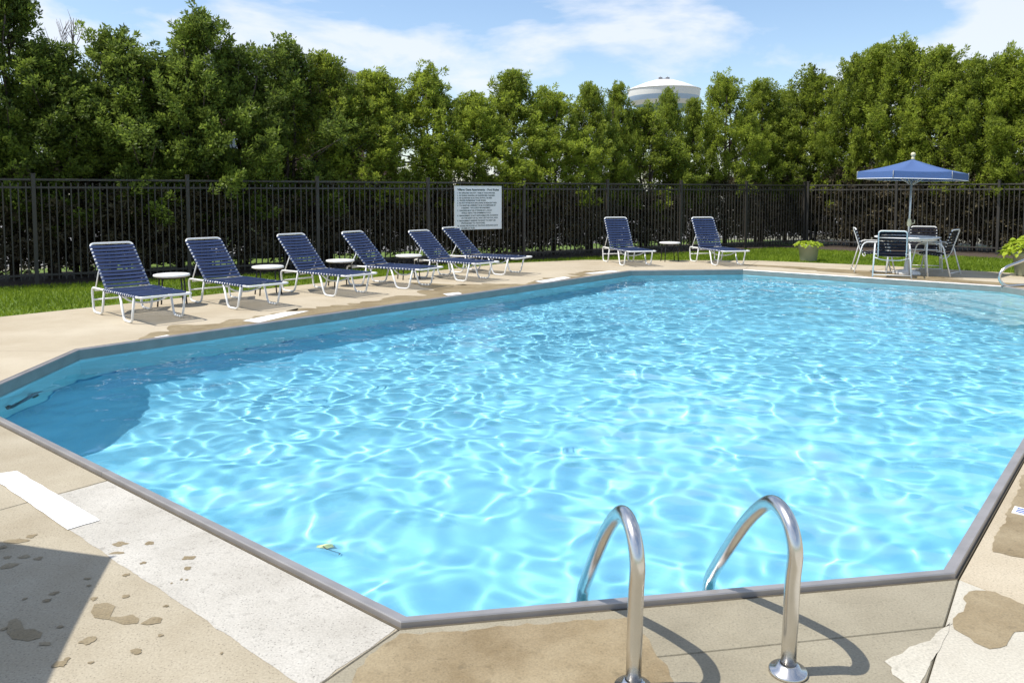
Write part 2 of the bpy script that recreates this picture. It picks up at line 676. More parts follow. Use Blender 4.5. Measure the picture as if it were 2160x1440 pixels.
def build_water():
    st = 0.019
    poly = inset_uv(POOL_UV, 0.05)
    us = np.arange(poly[0][0], poly[3][0] + st, st)
    vs = np.arange(poly[1][1], poly[5][1] + st, st)
    U, V = np.meshgrid(us, vs, indexing='ij')
    rs = np.random.RandomState(5)
    H = np.zeros_like(U)
    for k in range(90):
        lam = 0.15 * (0.85 / 0.15) ** rs.rand()
        th = rs.rand() * 2 * np.pi
        kk = 2 * np.pi / lam
        amp = 0.00046 * (lam / 0.45) ** 1.5
        ph = rs.rand() * 6.283
        wob = 0.25 * np.sin(U * rs.uniform(0.4, 1.3) + V * rs.uniform(0.4, 1.3) + rs.rand() * 6)
        H += amp * np.sin(kk * (U * np.cos(th) + V * np.sin(th)) + ph + wob * 2)
    X = U * CU - V * SU
    Y = U * SU + V * CU
    # breeze ripples on the open, far part of the pool
    gust = np.clip((Y - 4.6) / 5.5, 0.0, 1.0) * (0.75 + 0.45 * np.sin(X * 0.9 + 1.0 + np.sin(Y * 0.8)) * np.sin(Y * 0.7))
    for k in range(60):
        lam = 0.12 * 2.2 ** rs.rand()
        th = 1.1 + rs.randn() * 0.75
        kk = 2 * np.pi / lam
        H += gust * 0.00028 * (lam / 0.2) * np.sin(kk * (X * np.cos(th) + Y * np.sin(th)) + rs.rand() * 6.283 + 1.2 * np.sin(X * rs.uniform(.5, 2)) + 1.2 * np.sin(Y * rs.uniform(.5, 2)))
    nu, nv_ = U.shape
    verts = np.stack([X, Y, WATER_Z + H], -1).reshape(-1, 3).astype(np.float32)
    keep = pool_dist((U[:-1, :-1] + U[1:, 1:]) / 2, (V[:-1, :-1] + V[1:, 1:]) / 2, poly) > -0.001
    idx = np.arange(nu * nv_).reshape(nu, nv_)
    faces = np.stack([idx[:-1, :-1], idx[1:, :-1], idx[1:, 1:], idx[:-1, 1:]], -1)[keep].astype(np.int32)
    used = np.unique(faces)
    remap = np.zeros(nu * nv_, np.int32)
    remap[used] = np.arange(len(used))
    faces = remap[faces]
    verts = verts[used]
    me = bpy.data.meshes.new('pool_water')
    me.vertices.add(len(verts))
    me.vertices.foreach_set('co', verts.ravel())
    me.loops.add(faces.size)
    me.loops.foreach_set('vertex_index', faces.ravel())
    me.polygons.add(len(faces))
    me.polygons.foreach_set('loop_start', np.arange(0, faces.size, 4, dtype=np.int32))
    me.polygons.foreach_set('use_smooth', np.ones(len(faces), bool))
    me.update(calc_edges=True)
    me.materials.append(M['water'])
    o = obj('pool_water', me)
    o['kind'] = 'structure'
    o.cycles.is_caustics_caster = True
    return o


def build_coping():
    root = struct('pool_coping')
    out_p, in_p = inset_uv(POOL_UV, 0.004), POOL_IN
    for i in range(NP):
        a0, b0 = Vector(out_p[i]), Vector(out_p[(i + 1) % NP])
        a1, b1 = Vector(in_p[i]), Vector(in_p[(i + 1) % NP])
        L_ = (b0 - a0).length
        n = max(1, round(L_ / 3.0))
        for k in range(n):
            g = 0.0015 / L_
            t0, t1 = k / n + (g if k else 0), (k + 1) / n - (g if k < n - 1 else 0)
            bm = bmesh.new()
            rings = []
            for t in (t0, t1):
                o_, i_ = a0.lerp(b0, t), a1.lerp(b1, t)
                m_ = lambda f: o_.lerp(i_, f)
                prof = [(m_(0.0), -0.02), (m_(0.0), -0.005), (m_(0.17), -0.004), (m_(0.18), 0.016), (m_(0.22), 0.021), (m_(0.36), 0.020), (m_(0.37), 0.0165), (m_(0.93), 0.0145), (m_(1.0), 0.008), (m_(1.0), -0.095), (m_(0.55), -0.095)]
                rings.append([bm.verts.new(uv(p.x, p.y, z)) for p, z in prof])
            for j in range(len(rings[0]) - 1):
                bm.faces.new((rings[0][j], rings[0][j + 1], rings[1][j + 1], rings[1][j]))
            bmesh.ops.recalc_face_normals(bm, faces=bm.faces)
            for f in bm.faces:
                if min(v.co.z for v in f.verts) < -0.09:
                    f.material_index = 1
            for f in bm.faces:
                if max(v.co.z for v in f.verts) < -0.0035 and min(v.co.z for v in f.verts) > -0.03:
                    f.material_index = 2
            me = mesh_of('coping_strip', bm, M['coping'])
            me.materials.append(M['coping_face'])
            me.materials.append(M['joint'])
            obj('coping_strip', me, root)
    return root


# ------------------------------------------------------------------ deck slabs
def shrink(poly, d):
    return inset_uv([tuple(p) for p in poly], d)


def ccw(poly):
    a = sum(poly[i - 1][0] * poly[i][1] - poly[i][0] * poly[i - 1][1] for i in range(len(poly)))
    return poly if a > 0 else poly[::-1]


def slab(parent, poly, m, gap=0.0018):
    poly = ccw([(p[0], p[1]) for p in poly])
    o1 = shrink(poly, gap)
    o2 = shrink(poly, gap + 0.003)
    bm = bmesh.new()
    top = [bm.verts.new((x, y, 0)) for x, y in o2]
    mid = [bm.verts.new((x, y, -0.006)) for x, y in o1]
    bot = [bm.verts.new((x, y, -0.10)) for x, y in o1]
    bm.faces.new(top)
    n = len(poly)
    for i in range(n):
        j = (i + 1) % n
        bm.faces.new((top[j], top[i], mid[i], mid[j]))
        bm.faces.new((mid[j], mid[i], bot[i], bot[j]))
    bmesh.ops.recalc_face_normals(bm, faces=bm.faces)
    return obj('concrete_slab', mesh_of('concrete_slab', bm, m), parent)


def lerp2(a, b, t):
    return (a[0] + (b[0] - a[0]) * t, a[1] + (b[1] - a[1]) * t)


W_ = [uv(*p).to_2d() for p in POOL_UV]
pA, pB, pC, pI, pG, pF, pE, pD = [tuple(p) for p in W_]


def ext(p, q, L_):
    d = Vector(q) - Vector(p)
    return tuple(Vector(p) + d.normalized() * L_)


qA = ext(pA, gp(680, 1440).to_2d(), 7.0)
qB = ext(pB, gp(1955, 1440).to_2d(), 6.0)
qB2 = ext(pB, gp(2160, 1275).to_2d(), 6.0)
X2 = lambda u, v: tuple(uv(u, v).to_2d())
qC, qI, qI2, qG, qF = X2(15.0, -5.0), X2(18.1, 1.0), X2(18.25, 4.6), X2(17.8, 7.3), X2(15.4, 10.5)
qF2 = X2(13.6, 11.35)
qE, qDE, qD = X2(0.75, 11.3), X2(-6.0, 11.2), X2(-7.0, 7.0)
DECK_OUT = [qA, qB, qB2, qC, qI, qI2, qG, qF, qF2, qE, qDE, qD]


def build_deck():
    deck = struct('pool_deck')
    M1, M2 = M['concrete'], M['concrete_near']
    # A-B: the ladder side, a damp grey strip near the coping and the rest behind it
    sA, sB = lerp2(pA, qA, 0.062), lerp2(pB, qB, 0.072)
    slab(deck, [pA, pB, sB, sA], M['concrete_grey'])
    slab(deck, [sA, sB, qB, qA], M['concrete_grey'])
    mid = (Vector(qB) + Vector(qB2)) / 2 + Vector((1.5, -2.0))
    slab(deck, [pB, qB2, tuple(mid), qB], M['dry_white'])
    # B-C right side
    cuts = [0, 0.16, 0.42, 0.7, 1]
    for a, b in zip(cuts, cuts[1:]):
        slab(deck, [lerp2(pB, pC, a), lerp2(pB, pC, b), lerp2(qB2, qC, b), lerp2(qB2, qC, a)], M1)
    slab(deck, [pC, pI, qI, qC], M1)
    for a, b, qa, qb in ((0, 0.5, qI, qI2), (0.5, 1, qI2, qG)):
        slab(deck, [lerp2(pI, pG, a), lerp2(pI, pG, b), qb, qa], M1)
    slab(deck, [pG, pF, qF, qG], M1)
    n = 4
    slab(deck, [pF, qF, qF2], M1)
    for k in range(n):
        a, b = k / n, (k + 1) / n
        slab(deck, [lerp2(pF, pE, a), lerp2(pF, pE, b), lerp2(qF2, qE, b), lerp2(qF2, qE, a)], M1)
    slab(deck, [pE, pD, qD, qDE, qE], M1)
    # D-A near left: a joint at the photo's left, then the repaired strip along the coping
    j0 = gp(200, 1020).to_2d()
    t = ((j0 - Vector(pD)).dot(Vector(pA) - Vector(pD))) / (Vector(pA) - Vector(pD)).length_squared
    J = lerp2(pD, pA, t)
    qJ = ext(J, gp(0, 1075).to_2d(), 7.0)
    slab(deck, [pD, J, qJ, qD], M2)
    s1 = tuple(gp(112, 1094).to_2d())
    s2 = gp(625, 1437).to_2d()
    # strip edge: meets the joint J-qJ and the joint A-qA
    def isect(a, b, c, d):
        a, b, c, d = map(Vector, (a, b, c, d))
        r, s = b - a, d - c
        den = r.x * s.y - r.y * s.x
        k = ((c - a).x * s.y - (c - a).y * s.x) / den
        return tuple(a + r * k)
    e1, e2 = isect(s1, s2, J, qJ), isect(s1, s2, pA, qA)
    slab(deck, [J, pA, qA, qJ], M2)
    inset_ = lambda p, q, d: tuple(Vector(p) + (Vector(q) - Vector(p)).normalized() * d)
    sheet(deck, 'repair_strip', [inset_(J, pA, .012), inset_(pA, J, .012), inset_(e2, e1, .012), inset_(e1, e2, .012)], M['concrete_strip'], 0.0028, 0.007, 0.02, 0.03)
    # bed that shows in the joints
    bm = bmesh.new()
    ring_in = [pA, pB, pB, pC, pI, lerp2(pI, pG, .5), pG, pF, pF, pE, lerp2(pE, pD, .5), pD]
    vi = [bm.verts.new((*p, -0.022)) for p in ring_in]
    vo = [bm.verts.new((*p, -0.022)) for p in DECK_OUT]
    m_ = len(vi)
    for k in range(m_):
        j = (k + 1) % m_
        try:
            if (vi[k].co - vi[j].co).length < 1e-6:
                bm.faces.new((vi[k], vo[k], vo[j]))
            else:
                bm.faces.new((vi[k], vo[k], vo[j], vi[j]))
        except ValueError:
            pass
    bmesh.ops.recalc_face_normals(bm, faces=bm.faces)
    obj('joint_bed', mesh_of('joint_bed', bm, M['joint']), deck)
    return deck


SHEETS = [0]


def sheet(parent, name, pts, m, z=0.004, jag=0.0, step=0.03, soft=0.0):
    """flat sheet from ground points; jag roughens its outline"""
    SHEETS[0] += 1
    z = z - 0.0016 + 0.00003 * SHEETS[0]
    pts = [Vector((p[0], p[1])) for p in pts]
    out = []
    n = len(pts)
    for i in range(n):
        a, b = pts[i], pts[(i + 1) % n]
        d = b - a
        k = max(1, int(d.length / step)) if jag > 0 else 1
        nn = Vector((-d.y, d.x)).normalized() if d.length > 0 else Vector((0, 0))
        for j in range(k):
            p = a + d * (j / k)
            if jag > 0:
                p = p + nn * jag * (mnoise.noise(Vector((p.x * 9, p.y * 9, 1.3))) * 1.1 + mnoise.noise(Vector((p.x * 27, p.y * 27, 4.1))) * 0.7)
            out.append(p)
    # keep stains off the pool
    for p in out:
        u, v = to_uv(p)
        dmin, nn = 1e9, None
        for i in range(NP):
            e0, e1 = Vector(POOL_UV[i]), Vector(POOL_UV[(i + 1) % NP])
            t = (e1 - e0).normalized()
            d = (Vector((u, v)) - e0).dot(Vector((-t.y, t.x)))
            if d < dmin:
                dmin, nn = d, Vector((-t.y, t.x))
        if dmin > -0.006:
            q = Vector((u, v)) - nn * (dmin + 0.006)
            w = uv(q.x, q.y)
            p.x, p.y = w.x, w.y
    area = sum(out[i - 1].x * out[i].y - out[i].x * out[i - 1].y for i in range(len(out)))
    if area < 0:
        out = out[::-1]
    bm = bmesh.new()
    outer = [bm.verts.new((p.x, p.y, z)) for p in out]
    f = bm.faces.new(outer)
    if soft > 0:
        bmesh.ops.inset_individual(bm, faces=[f], thickness=soft, use_even_offset=False)
    oset = set(outer)
    flags = None
    bmesh.ops.triangulate(bm, faces=[g for g in bm.faces if len(g.verts) > 4])
    bm.normal_update()
    for g in bm.faces:
        if g.normal.z < 0:
            g.normal_flip()
    bm.verts.index_update()
    flags = [0.0 if (v in oset and soft > 0) else 1.0 for v in bm.verts]
    me = mesh_of(name, bm, m)
    at = me.attributes.new('soft', 'FLOAT', 'POINT')
    at.data.foreach_set('value', flags)
    return obj(name, me, parent)


def blob(c, rx, ry, rot, n=22, rough=0.3, seed=0):
    pts = []
    for k in range(n):
        a = 2 * math.pi * k / n
        q = 1 + rough * mnoise.noise(Vector((math.cos(a) * 1.4 + seed * 7.1, math.sin(a) * 1.4, seed * 3.3))) * 1.6
        x, y = rx * q * math.cos(a), ry * q * math.sin(a)
        pts.append((c[0] + x * math.cos(rot) - y * math.sin(rot), c[1] + x * math.sin(rot) + y * math.cos(rot)))
    return pts


def build_marks(deck):
    G2 = lambda L_: [gp(*p) for p in L_]
    z6 = lambda L_: [(x * 0.398, 880 + y * 0.398) for x, y in L_]
    z8 = lambda L_: [(1760 + x * 0.375, 900 + y * 0.375) for x, y in L_]
    wm = M['white_marking']
    for P in ([(-25, 1003), (36, 994), (211, 1098), (143, 1118)], [(512, 677), (600, 659), (652, 656), (545, 681)],
              [(1128, 594), (1190, 584), (1205, 586), (1148, 597)], [(934, 620), (968, 617), (975, 620), (945, 624)],
              [(1232, 577), (1290, 571), (1310, 573), (1250, 578)], [(325, 712), (352, 707), (366, 709), (338, 715)]):
        sheet(deck, 'painted_marking', G2(P), wm, 0.0062, 0.004, 0.03)
    # the ladder side: brown wet part on the left, dry white patch on the right
    sheet(deck, 'wet_patch', G2([(843, 1337), (1328, 1301), (1366, 1348), (1405, 1414), (1440, 1470), (700, 1500), (744, 1440), (756, 1410), (772, 1390)]), M['wet_brown'], 0.003, 0.02, 0.025, 0.045)
    sheet(deck, 'dry_patch', G2(z8([(668, 1092), (575, 1165), (545, 1205), (420, 1235), (380, 1272), (320, 1290), (278, 1320), (322, 1352), (330, 1392), (392, 1440), (430, 1500), (470, 1500), (490, 1440)])), M['dry_white_patch'], 0.003, 0.007, 0.02)
    sheet(deck, 'wet_patch', G2(z8([(755, 925), (900, 930), (1067, 1005), (1100, 1030), (1100, 1150), (1067, 1155), (990, 1170), (960, 1225), (880, 1245), (800, 1210), (690, 1140), (690, 1085)])), M['wet_brown'], 0.003, 0.02, 0.025, 0.045)
    sheet(deck, 'wet_patch', G2(z8([(905, 620), (1000, 420), (1067, 270), (1200, 300), (1200, 760), (1067, 735), (990, 725), (880, 700)])), M['wet_brown'], 0.003, 0.02, 0.025, 0.045)
    # foot prints and drips on the near left slab
    prints = [z6([(485, 1030), (500, 990), (560, 985), (612, 1000), (600, 1030), (585, 1055), (640, 1058), (700, 1045), (735, 1065), (730, 1090), (660, 1095), (560, 1070), (500, 1060)]),
              z6([(45, 1080), (85, 1065), (110, 1080), (130, 1125), (180, 1120), (222, 1140), (215, 1170), (150, 1185), (60, 1178), (35, 1140)])]
    for P in prints:
        sheet(deck, 'wet_footprint', G2(P), M['wet_spot'], 0.003, 0.006, 0.012, 0.008)
    spots = [(90, 655, 60, 16), (160, 630, 30, 12), (38, 742, 18, 8), (125, 738, 30, 10), (50, 785, 36, 18), (205, 748, 22, 9), (670, 835, 18, 8),
             (635, 672, 40, 14), (790, 668, 22, 12), (620, 720, 44, 8), (670, 948, 22, 9), (497, 962, 16, 9), (805, 1080, 44, 22), (470, 1185, 44, 18),
             (720, 1240, 32, 13), (318, 1308, 38, 17), (355, 1280, 16, 7), (485, 1300, 14, 6), (850, 1155, 14, 6), (880, 1000, 14, 6), (1000, 745, 34, 12),
             (992, 802, 20, 10), (760, 772, 18, 8), (290, 932, 22, 8), (245, 972, 22, 8), (130, 962, 14, 6), (240, 1200, 30, 10), (1175, 1250, 9, 6),
             (960, 860, 8, 5), (990, 862, 8, 5), (910, 880, 6, 4), (465, 855, 20, 5), (470, 893, 12, 5), (10, 690, 24, 10), (20, 1122, 18, 7), (320, 1110, 18, 6)]
    for k, (x, y, rx, ry) in enumerate(spots):
        c = gp(x * 0.398, 880 + y * 0.398)
        s = 0.398 * c.y / F_PX
        sheet(deck, 'wet_spot', blob((c.x, c.y), rx * s, ry * s * 2.0, 0.1, 16, 0.45, k + 1), M['wet_spot'], 0.003, 0, 0.03, min(rx * s, ry * s * 2) * 0.3)
    # brown damp along the far left pool edge, ragged
    def edge_patch(u0, u1, v0, v1, seed, m=M['wet_brown']):
        n = 26
        r = random.Random(seed)
        lo = [X2(u0 + (u1 - u0) * k / n, v0) for k in range(n + 1)]
        hi = []
        for k in range(n + 1):
            t = k / n
            w = math.sin(math.pi * t) ** 0.6
            hi.append(X2(u0 + (u1 - u0) * t, v0 + (v1 - v0) * w * (0.45 + 0.75 * abs(mnoise.noise(Vector((t * 5, seed * 1.7, 0)))) * 1.5)))
        sheet(deck, 'wet_patch', lo + hi[::-1], m, 0.003, 0.02, 0.06)
    for a in ((3.9, 6.0, 8.36, 9.1, 2), (5.4, 7.4, 8.4, 9.35, 3), (7.0, 8.7, 8.36, 9.2, 4), (8.4, 10.6, 8.34, 9.9, 5), (10.5, 12.4, 8.36, 9.0, 6), (12.3, 13.6, 8.5, 9.3, 7)):
        edge_patch(*a)
    # damp streaks on the far side by the table
    for k, (P, rx, ry) in enumerate([((1700, 566), 1.1, 0.22), ((1790, 572), 1.0, 0.22), ((1880, 580), 1.2, 0.3), ((1990, 592), 1.4, 0.35), ((2085, 600), 0.9, 0.3), ((1620, 561), 0.7, 0.12)]):
        c = gp(*P)
        sheet(deck, 'wet_patch', blob((c.x, c.y), rx, ry, R(-38), 40, 0.6, k + 30), M['wet_brown'], 0.003, 0.012, 0.06)
    # small depth tile at the right edge
    c = gp(2158, 1081)
    r = obj('marker_tile', mesh_of('marker_tile', box(bmesh.new(), (0, 0, 0.002), (0.10, 0.10, 0.004)), M['white_marking']), deck, (c.x + 0.01, c.y, 0.002), (0, 0, R(50)))
    bm = bmesh.new()
    for dx in (-0.025, 0.0, 0.025):
        box(bm, (dx, 0, 0.0045), (0.012, 0.07, 0.002))
    obj('tile_figure', mesh_of('tile_figure', bm, M['tile_blue']), r)


def build_ground():
    lawn = struct('lawn')
    bm = bmesh.new()
    c = Vector(X2(8, 4))
    vi = [bm.verts.new((*p, -0.012)) for p in DECK_OUT]
    vm, vo = [], []
    for p in DECK_OUT:
        d = (Vector(p) - c).normalized()
        vm.append(bm.verts.new((*(Vector(p) + d * 9.0), -0.012)))
        vo.append(bm.verts.new((*(c + d * 1500), -0.012)))
    n = len(vi)
    for gi, (a, b) in enumerate(((vi, vm), (vm, vo))):
        for k in range(n):
            j = (k + 1) % n
            bm.faces.new((a[k], a[j], b[j], b[k])).material_index = gi
    bmesh.ops.recalc_face_normals(bm, faces=bm.faces)
    for f in bm.faces:
        if f.normal.z < 0:
            f.normal_flip()
    me = mesh_of('lawn_ground', bm, M['lawn'])
    me.materials.append(M['field'])
    obj('lawn_ground', me, lawn)
    return lawn


# fence line: from the photo, posts 2.44 m apart
F0 = Vector((-8.09, 13.5))
FD = Vector((math.cos(R(31)), math.sin(R(31))))
FN = Vector((FD.y, -FD.x))                        # towards the pool
FC = F0 + FD * 2.44 * 8                           # corner
GD = Vector((math.cos(R(-42)), math.sin(R(-42))))
GN = Vector((GD.y, -GD.x))


# ------------------------------------------------------------------ fences
def fence_point(t, off=0.0, right=False):
    p = (FC + GD * t + GN * off) if right else (F0 + FD * t + FN * off)
    return p


FENCE_TOP = 1.80


def build_fence(label, right, t0, npanel, pitch=2.44):
    o = fence_point(t0, 0, right)
    dr = GD if right else FD
    rz = math.atan2(dr.y, dr.x)
    root = thing('picket_fence', label, 'fence', (o.x, o.y, 0), rz, 'dark metal picket fences round the pool')
    post = mesh_of('post', box(box(bmesh.new(), (0, 0, 0.935), (0.064, 0.064, 1.87), bev=0.004), (0, 0, 1.88), (0.074, 0.074, 0.02), bev=0.004), M['fence'])
    L_ = pitch - 0.066
    rail = mesh_of('rail', box(bmesh.new(), (L_ / 2, 0, 0), (L_, 0.026, 0.036), bev=0.003), M['fence'])
    pick = mesh_of('picket', box(bmesh.new(), (0, 0, 0), (0.022, 0.018, FENCE_TOP - 0.14), bev=0.002), M['fence'])
    ncount = 0
    for k in range(npanel + 1):
        obj('post', post, root, (k * pitch, 0, 0))
        if k == npanel:
            break
        for z in (0.16, FENCE_TOP - 0.15, FENCE_TOP - 0.018):
            obj('rail', rail, root, (k * pitch + 0.033, 0, z))
        n = 21
        for j in range(n):
            x = k * pitch + (j + 1) * pitch / (n + 1)
            obj('picket', pick, root, (x, 0.0225 if False else 0.0, 0.07 + (FENCE_TOP - 0.14) / 2))
            ncount += 1
    return root


# ------------------------------------------------------------------ foliage
def crown_points(rs, H, Rr, zb, ntuft, lobes=1.0, tip=1.0):
    """tuft centres on an uneven tapering column"""
    z = zb + (H - zb) * (rs.rand(ntuft) ** 0.92)
    ph = rs.rand(ntuft) * 2 * np.pi
    t = (z - zb) / (H - zb)
    prof = np.clip(1 - np.clip((t - 0.45) / 0.55, 0, 1) ** 0.95 * 0.91, 0, 1) * (0.72 + 0.28 * np.clip(t / 0.2, 0, 1))
    a = rs.rand(6) * 6.28
    lump = 1 + lobes * (0.16 * np.sin(3 * ph + a[0] + z * 1.7) + 0.13 * np.sin(5 * ph + a[1] - z * 2.9) + 0.14 * np.sin(z * 5.1 + a[2] + 2 * ph))
    rr = Rr * prof * lump * (0.55 + 0.5 * np.sqrt(rs.rand(ntuft)))
    return np.stack([rr * np.cos(ph), rr * np.sin(ph), z], -1), ph


def tufts(rs, C, ph, nleaf, spread, ll, lw, up=0.55, tint0=0.45, tvar=0.25, droop=0.0):
    n = len(C)
    out = np.stack([np.cos(ph), np.sin(ph), np.zeros(n)], -1)
    axis = out * 0.8 + np.array([0, 0, up]) + rs.randn(n, 3) * 0.3
    axis /= np.linalg.norm(axis, axis=1, keepdims=True)
    A = np.repeat(axis, nleaf, 0)
    base = np.repeat(C, nleaf, 0)
    N = n * nleaf
    # sprays: leaves set along a short axis, fanning outwards
    s = rs.rand(N, 1)
    lat = rs.randn(N, 3)
    lat -= A * (lat * A).sum(1, keepdims=True)
    lat /= np.linalg.norm(lat, axis=1, keepdims=True) + 1e-9
    pos = base + A * (s - 0.5) * spread * 1.9 + lat * spread * (0.62 * rs.rand(N, 1) ** 0.6) * (1.15 - 0.75 * s)
    d = A * 0.75 + lat * 0.75 + rs.randn(N, 3) * 0.3
    d[:, 2] -= droop
    d /= np.linalg.norm(d, axis=1, keepdims=True)
    w = np.cross(d, rs.randn(N, 3))
    w /= np.linalg.norm(w, axis=1, keepdims=True) + 1e-9
    l = ll * (0.6 + 0.8 * rs.rand(N, 1))
    ww = lw * (0.6 + 0.8 * rs.rand(N, 1))
    nn = np.cross(d, w)
    v = np.stack([pos, pos + d * l * 0.45 + w * ww + nn * ww * 0.25, pos + d * l, pos + d * l * 0.45 - w * ww + nn * ww * 0.25], 1).reshape(-1, 3)
    tin = np.repeat(np.clip(tint0 + tvar * rs.randn(n), 0.02, 1), nleaf) + 0.10 * rs.randn(N) + 0.38 * (s[:, 0] - 0.5)
    return v, np.clip(tin, 0, 1)


CROWNS, TRUNKS = [], []


def make_variant(seed, H, Rr, zb, ntuft, nleaf, m, spread=0.15, ll=0.085, lw=0.021, lobes=1.0, tint0=0.45, skirt=110, up=0.55, tvar=0.25):
    rs = np.random.RandomState(seed)
    per = 6
    C0, ph0 = crown_points(rs, H, Rr, zb, ntuft // per, lobes)
    C = np.repeat(C0, per, 0) + rs.randn(len(C0) * per, 3) * np.array([.115, .115, .135])
    ph = np.repeat(ph0, per) + rs.randn(len(C)) * 0.5
    cl = np.repeat(rs.randn(len(C0)) * 0.13, per) + tint0
    v, t = tufts(rs, C, ph, nleaf, spread, ll, lw, up, cl, tvar * 0.6)
    # leader shoots at the top
    nt = 16
    Ct = np.stack([rs.randn(nt) * Rr * 0.17, rs.randn(nt) * Rr * 0.17, H - 0.12 + rs.rand(nt) * 0.34 - 0.12], -1)
    vt, tt = tufts(rs, Ct, rs.rand(nt) * 6.28, nleaf, spread * 0.8, ll, lw, 1.3, tint0 + 0.12, 0.15)
    vs, ts = [v, vt], [t, tt]
    if skirt:                                   # thin foliage low behind the fence
        z = 0.15 + (zb + 0.25) * rs.rand(skirt) ** 0.75
        p2 = rs.rand(skirt) * 6.28
        r2 = Rr * 0.95 * np.sqrt(rs.rand(skirt))
        v3, t3 = tufts(rs, np.stack([r2 * np.cos(p2), r2 * np.sin(p2), z], -1), p2, int(nleaf * 0.6), spread * 1.25, ll * 1.35, lw * 1.35, 0.2, 0.4, 0.25)
        inner = quads_mesh('inner_foliage', v3, M['dead_foliage'], t3)
    crown = quads_mesh('crown', np.concatenate(vs), m, np.concatenate(ts))
    bm = bmesh.new()
    r = random.Random(seed)
    stems = r.choice((1, 2, 3))
    for k in range(stems):
        a = r.random() * 6.28
        q = 0.10 if stems > 1 else 0.0
        pts = [(q * math.cos(a), q * math.sin(a), -0.1)]
        for j in range(1, 7):
            pts.append((q * math.cos(a) * (1 + j * 0.5) + r.uniform(-.05, .05), q * math.sin(a) * (1 + j * 0.5) + r.uniform(-.05, .05), H * 0.15 * j))
        tube(bm, pts, 0.075 if stems == 1 else 0.05, 7, taper=0.012)
    pick = rs.choice(len(C), 46, replace=False)
    for i in pick:
        c = C[i]
        z0 = max(0.25, c[2] - 0.35 - 0.3 * rs.rand())
        tube(bm, [(0, 0, z0), (c[0] * 0.5, c[1] * 0.5, z0 + (c[2] - z0) * 0.35), tuple(c)], 0.016, 4, taper=0.005)
    for i in range(26):                         # dead lower branches
        a = r.random() * 6.28
        z0 = r.uniform(0.2, 1.4)
        L_ = r.uniform(0.35, 0.9)
        tube(bm, [(0, 0, z0), (L_ * .5 * math.cos(a), L_ * .5 * math.sin(a), z0 + .12), (L_ * math.cos(a + .2), L_ * math.sin(a + .2), z0 + r.uniform(.1, .5))], 0.012, 4, taper=0.004)
    trunk = mesh_of('trunk', bm, M['bark'])
    return crown, trunk, inner


